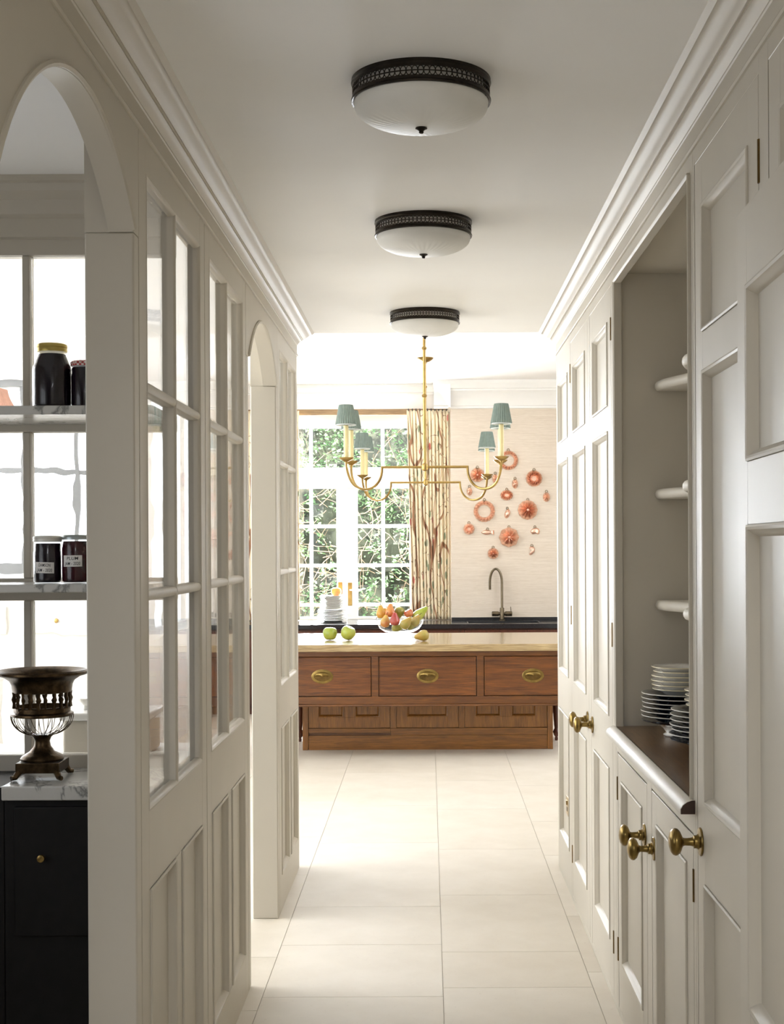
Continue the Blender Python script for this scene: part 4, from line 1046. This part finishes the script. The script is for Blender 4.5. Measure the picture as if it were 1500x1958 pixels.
def jar(x, y, z, r, h, neck, jam, lidm, label, lid_h=.02, text=None, shoulder=.72, lz=.42, ltilt=0, glass=True):
    o = root('jam_jar', (x, y, z), label, 'jar', 'jars on the pantry shelves')
    z0 = z + .0006; hb = h - lid_h
    pr = [(0, z0), (r * .86, z0), (r * .97, z0 + .004), (r, z0 + .012), (r, z0 + hb * shoulder), (r * .96, z0 + hb * (shoulder + .06)), (neck * 1.03, z0 + hb * .93), (neck, z0 + hb * .95), (neck, z0 + hb)]
    MB().lathe(pr + [(0, z0 + hb)], (x, y, 0), 36).build('glass', 'jar_glass', o)
    MB().lathe([(0, z0 + .003)] + [(max(0, a - .0012), b_ + (.003 if b_ < z0 + .02 else 0)) for a, b_ in pr[1:8]] + [(0, z0 + hb * .95)], (x, y, 0), 36).build('jam', jam, o)
    MB().lathe([(0, z0 + hb - .002), (neck + .003, z0 + hb - .002), (neck + .004, z0 + hb + .002), (neck + .003, z0 + hb + lid_h * .45), (neck + .0045, z0 + hb + lid_h * .5), (neck + .003, z0 + h - .003), (neck - .002, z0 + h), (0, z0 + h)], (x, y, 0), 36).build('lid', lidm, o)
    if text:
        mb = MB(); n = 14; wd = text[0] / r; hh = text[1]; lzc = z0 + h * lz; rr = r + .0006; yaw = -PI / 2 + text[3]
        def on(u, v_, d=0): a = yaw + u / r; tz = math.tan(ltilt) * u; return (x + (rr + d) * math.cos(a), y + (rr + d) * math.sin(a), lzc + v_ + tz)
        for i in range(n + 1):
            u = -text[0] / 2 + text[0] * i / n
            mb.v += [on(u, -hh / 2), on(u, hh / 2), on(u, hh / 2, .0006), on(u, -hh / 2, .0006)]
        for i in range(n):
            for j in range(4): q = 4 * i; mb.f.append((q + j, q + (j + 1) % 4, q + 4 + (j + 1) % 4, q + 4 + j)); mb.mi.append(0)
        mb.f += [(3, 2, 1, 0), (4 * n, 4 * n + 1, 4 * n + 2, 4 * n + 3)]; mb.mi += [0, 0]
        lb = mb.build('paper_label', 'paper', o)
        for li, line in enumerate(text[2]):
            cu = bpy.data.curves.new('lettering', 'FONT'); cu.body = line; cu.size = hh * .40; cu.align_x = 'CENTER'; cu.shear = .12; cu.offset = .00012; cu.space_character = 1.05
            to = bpy.data.objects.new('lettering_src', cu); COL.objects.link(to)
            bpy.context.view_layer.update()
            me = bpy.data.meshes.new_from_object(to.evaluated_get(bpy.context.evaluated_depsgraph_get()))
            bpy.data.objects.remove(to)
            wmax = max(v_.co.x for v_ in me.vertices) - min(v_.co.x for v_ in me.vertices); kx = min(1, text[0] * (.80 if li else .62) / wmax)
            for v_ in me.vertices:
                v_.co.x *= kx
                p = on(v_.co.x, v_.co.y + (hh * .10 if li == 0 else -hh * .36), .0009); v_.co = Vector(p) - ORG[o.name]
            me.materials.clear(); me.materials.append(MATS['ink'])
            t = bpy.data.objects.new('lettering', me); COL.objects.link(t); t.parent = lb; ORG[t.name] = ORG[o.name]
    return o
ZS1, ZS2 = E + .398, E - .10
jar(-1.075, 4.04, ZS1, .0550, .186, .039, 'jam_dark', 'lid_gold', 'tall dark preserve jar with a gold lid on the upper shelf', .022, shoulder=.68)
jar(-.982, 4.04, ZS1, .0385, .136, .036, 'jam_dark', 'gingham', 'small dark jam jar with a red gingham lid', .013, shoulder=.76)
jar(-1.088, 4.03, ZS2, .0395, .136, .037, 'jam_dark', 'lid_white', 'dark jam jar with a white lid, labelled damson', .016, (.054, .031, ('DAMSON', 'JAM - 2020'), .02), .74, .33, -.03)
jar(-1.008, 4.03, ZS2, .0392, .138, .035, 'jam_plum', 'lid_steel', 'dark red jam jar with a steel lid, labelled plum', .012, (.055, .032, ('PLUM', 'JAM - 2020'), .0), .78, .46, .01)
jar(-.918, 4.05, ZS2, .0350, .139, .024, 'jam_red', 'lid_white', 'bright red bottle of preserve beside the pier on the lower shelf', .016, shoulder=.62)

# urn
ux, uy, uz = -1.118, 4.075, E - .66
U = root('urn', (ux, uy, uz), 'pierced bronze urn on a square footed base, standing on marble', 'urn')
yw = .02
def ub(a, c, nm, parent=U, bev=.002):
    def mrot(x, y, z): return (ux + x * math.cos(yw) - y * math.sin(yw), uy + x * math.sin(yw) + y * math.cos(yw), uz + z)
    return MB().box(a, c, m=mrot).build(nm, 'urn_metal', parent, bevel=bev)
ub((-.062, -.062, .020), (.062, .062, .049), 'plinth')
for sx in (-1, 1):
    for sy in (-1, 1):
        a = Vector((sx * .055, sy * .055)); ca, sa = math.cos(yw), math.sin(yw)
        px_, py_ = ux + a.x * ca - a.y * sa, uy + a.x * sa + a.y * ca
        dx, dy = (px_ - ux) / .078, (py_ - uy) / .078
        MB().tube([(px_ - dx * .02, py_ - dy * .02, uz + .03), (px_, py_, uz + .022), (px_ + dx * .010, py_ + dy * .010, uz + .0085), (px_ + dx * .022, py_ + dy * .022, uz + .0075)], [.008, .010, .008, .007], 8).build('paw_foot', 'urn_metal', U)
L = lambda pr, nm, seg=48, **k: MB().lathe([(a, uz + h) for a, h in pr], (ux, uy, 0), seg, **k).build(nm, 'urn_metal', U)
L([(0, .0505), (.060, .0505), (.062, .056), (.058, .062), (.050, .067), (.036, .075), (.024, .090), (.021, .105), (.025, .116), (.031, .121), (.028, .125), (0, .125)], 'stem')
# wire cage
cg = MB(); nW = 15
for i in range(nW):
    pts = []
    for s in (-1, 1):
        seq = range(9) if s < 0 else range(8, -1, -1)
        for q in seq:
            t = q / 8; a = 2 * PI * (i + .5 * 0) / nW + s * .15 * (1 - (1 - t) ** 2)
            rr = .024 + .064 * math.sin(t * PI / 2) ** .8; zz = .123 + .058 * t ** 1.5
            pts.append((ux + rr * math.cos(a), uy + rr * math.sin(a), uz + zz))
    cg.tube(pts, .0011, 4)
cg.build('wire_cage', 'urn_metal', U, kind='stuff')
L([(.086, .178), (.089, .180), (.088, .186), (.080, .190), (.080, .202), (.082, .204), (.079, .206), (.076, .206), (.076, .184), (.083, .180)], 'lower_band', cap=False)
# pierced figures: posts between the bands
for i in range(22):
    a = 2 * PI * i / 22 + R.uniform(-.04, .04); rr = .080; hgt = .046
    wdt = R.choice([.0035, .005, .0065])
    pts = [(ux + rr * math.cos(a + R.uniform(-.02, .02)), uy + rr * math.sin(a), uz + .203 + hgt * t) for t in (0, .3, .55, .75, 1)]
    MB().tube(pts, [wdt, wdt * .6, wdt * 1.3, wdt * .7, wdt], 6).build('figure', 'urn_metal', U)
L([(.079, .246), (.083, .247), (.086, .268), (.092, .280), (.110, .292), (.126, .296), (.131, .300), (.131, .306), (.124, .310), (.118, .308), (.100, .300), (.083, .285), (.080, .262), (.078, .246)], 'rim', 64, cap=False)

# ------------------------------------------------------------------ room behind the pantry screen
w2 = root('window_3', (-3.3, 10.55, 1.42)); tag(w2, kind='structure')
mb = MB(); fx0, fx1, fz0, fz1 = S2
for a, c in (((fx0, fz0), (fx0 + .06, fz1)), ((fx1 - .06, fz0), (fx1, fz1)), ((fx0 + .06, fz0), (fx1 - .06, fz0 + .06)), ((fx0 + .06, fz1 - .06), (fx1 - .06, fz1))): mb.box((a[0], 10.53, a[1]), (c[0], 10.59, c[1]))
mb.build('frame', 'bar_backlit', w2)
for x in (-2.63, -3.02, -3.41, -3.80): MB().box((x - .02, 10.54, fz0 + .06), (x + .02, 10.58, fz1 - .06)).build('glazing_bar', 'bar_backlit', w2)
for z in (E + .576,): MB().box((fx0 + .06, 10.545, z - .018), (fx1 - .06, 10.575, z + .018)).build('glazing_bar', 'bar_backlit', w2)
MB().box((fx0 + .06, 10.558, fz0 + .06), (fx1 - .06, 10.562, fz1 - .06)).build('pane', 'window_glass', w2)
sc = root('scullery_cupboard', (-3.2, 7.3, 0), 'white cupboard with brass knobs behind the pantry screen', 'cupboard')
MB().box((-4.3, 7.05, 0), (-2.3, 7.6, .90)).build('body', 'gloss_white', sc)
for i in range(4):
    x = -4.28 + i * .495
    d = MB().box((x, 7.03, .08), (x + .485, 7.0495, .70)).build('door', 'grey_paint', sc, bevel=.003)
    kk = MB().lathe([(0, 0), (.008, 0), (.007, .012), (.017, .018), (.015, .028), (0, .03)], (0, 0, 0), 14, 'Y'); kk.v = [(x + .25 + p[0], 7.03 - p[1], .62 + p[2]) for p in kk.v]; kk.build('knob', 'brass', d)
MB().box((-4.32, 6.99, .9005), (-2.28, 7.62, .965)).build('worktop', 'gloss_white', sc, bevel=.012)
up = root('wall_cabinet', (-2.9, 9.9, .965), 'white cabinet with two drawers and brass knobs on the far wall, past the screen', 'cabinet')
MB().box((-3.6, 9.9, 0), (-2.25, 10.45, 1.36)).build('body', 'gloss_white', up)
for i, x in enumerate((-3.55, -2.9)):
    d = MB().box((x, 9.88, 1.0), (x + .6, 9.8995, 1.2)).build('drawer', 'gloss_white', up, bevel=.003)
    kk = MB().lathe([(0, 0), (.010, 0), (.009, .012), (.022, .018), (.018, .03), (0, .032)], (0, 0, 0), 14, 'Y'); kk.v = [(x + .3 + p[0], 9.88 - p[1], 1.10 + p[2]) for p in kk.v]; kk.build('knob', 'brass', d)
tw = MB(); 
for i in range(13):
    for j in range(7):
        a = i / 12; c = j / 6; tw.v.append((-2.98 + .62 * a, 7.1 + .34 * c + .02 * math.sin(a * 9), .967 + (.16 * math.sin(min(1, a * 1.25) * PI / 1.25) * (1 - .3 * c) * (.6 + .4 * math.sin(c * PI)) + .018 * math.sin(c * 14 + a * 5) + .034)))
for i in range(12):
    for j in range(6): q = i * 7 + j; tw.f.append((q, q + 1, q + 8, q + 7)); tw.mi.append(0)
to = solo(tw, 'folded_cloth', 'green_cloth', (-2.67, 7.27, .967), 'heaped pale green cloth on the white worktop behind the screen', 'cloth')
mo = to.modifiers.new('thickness', 'SOLIDIFY'); mo.thickness = .012; mo.offset = -1
# bread bin with a knobbed lid just behind the screen, on a plain counter
co = root('side_counter', (-1.2, 4.55, 0), 'plain painted counter just behind the pantry screen', 'counter')
MB().box((-2.1, 4.40, 0), (XL - .12, 4.80, E - .70)).build('body', 'grey_paint', co)
MB().box((-2.12, 4.36, E - .6995), (XL - .115, 4.82, E - .665)).build('top', 'gloss_white', co, bevel=.003)
bb = root('bread_bin', (-1.03, 4.6, E - .665), 'cream lidded bin with a white knob behind the screen', 'bin')
MB().box((-1.17, 4.50, E - .6645), (-.90, 4.72, E - .55)).build('body', 'paint', bb, bevel=.01)
MB().box((-1.18, 4.49, E - .5495), (-.89, 4.73, E - .525)).build('lid', 'gloss_white', bb, bevel=.006)
MB().lathe([(0, E - .5245), (.014, E - .5245), (.013, E - .51), (.026, E - .495), (.027, E - .488), (0, E - .485)], (-1.115, 4.60, 0), 20).build('knob', 'china', bb)
# pull cord and pleated lampshade in that room
pcd = root('pull_cord', (-2.225, 7.9, HK), 'white ceiling pull cord hanging behind the tall jar', 'cord')
MB().lathe([(0, HK - .07), (.018, HK - .068), (.026, HK - .05), (.026, HK - .006), (.05, HK - .004), (.05, HK), (0, HK)], (-2.225, 7.9, 0), 18).build('switch', 'china', pcd)
MB().tube([(-2.225 + .004 * math.sin(i * 1.1), 7.9, HK - .07 - i * .06) for i in range(14)], .006, 6).build('cord', 'string', pcd)
ls = root('pendant_lamp', (-2.52, 8.0, HK), 'pleated terracotta lampshade hanging behind the pantry screen', 'lamp')
def pl2(a, j): return 1 + .02 * math.cos(a * 50)
MB().lathe([(.13, E + .90), (.20, E + .68), (.198, E + .68), (.128, E + .90)], (-2.52, 8.0, 0), 200, rmod=pl2, cap=False).build('shade', 'terracotta_cloth', ls)
MB().lathe([(0, E + .85), (.13, E + .855), (.13, E + .86), (.004, E + .866), (.004, HK), (0, HK)], (-2.52, 8.0, 0), 16).build('flex', 'brass_dark', ls)
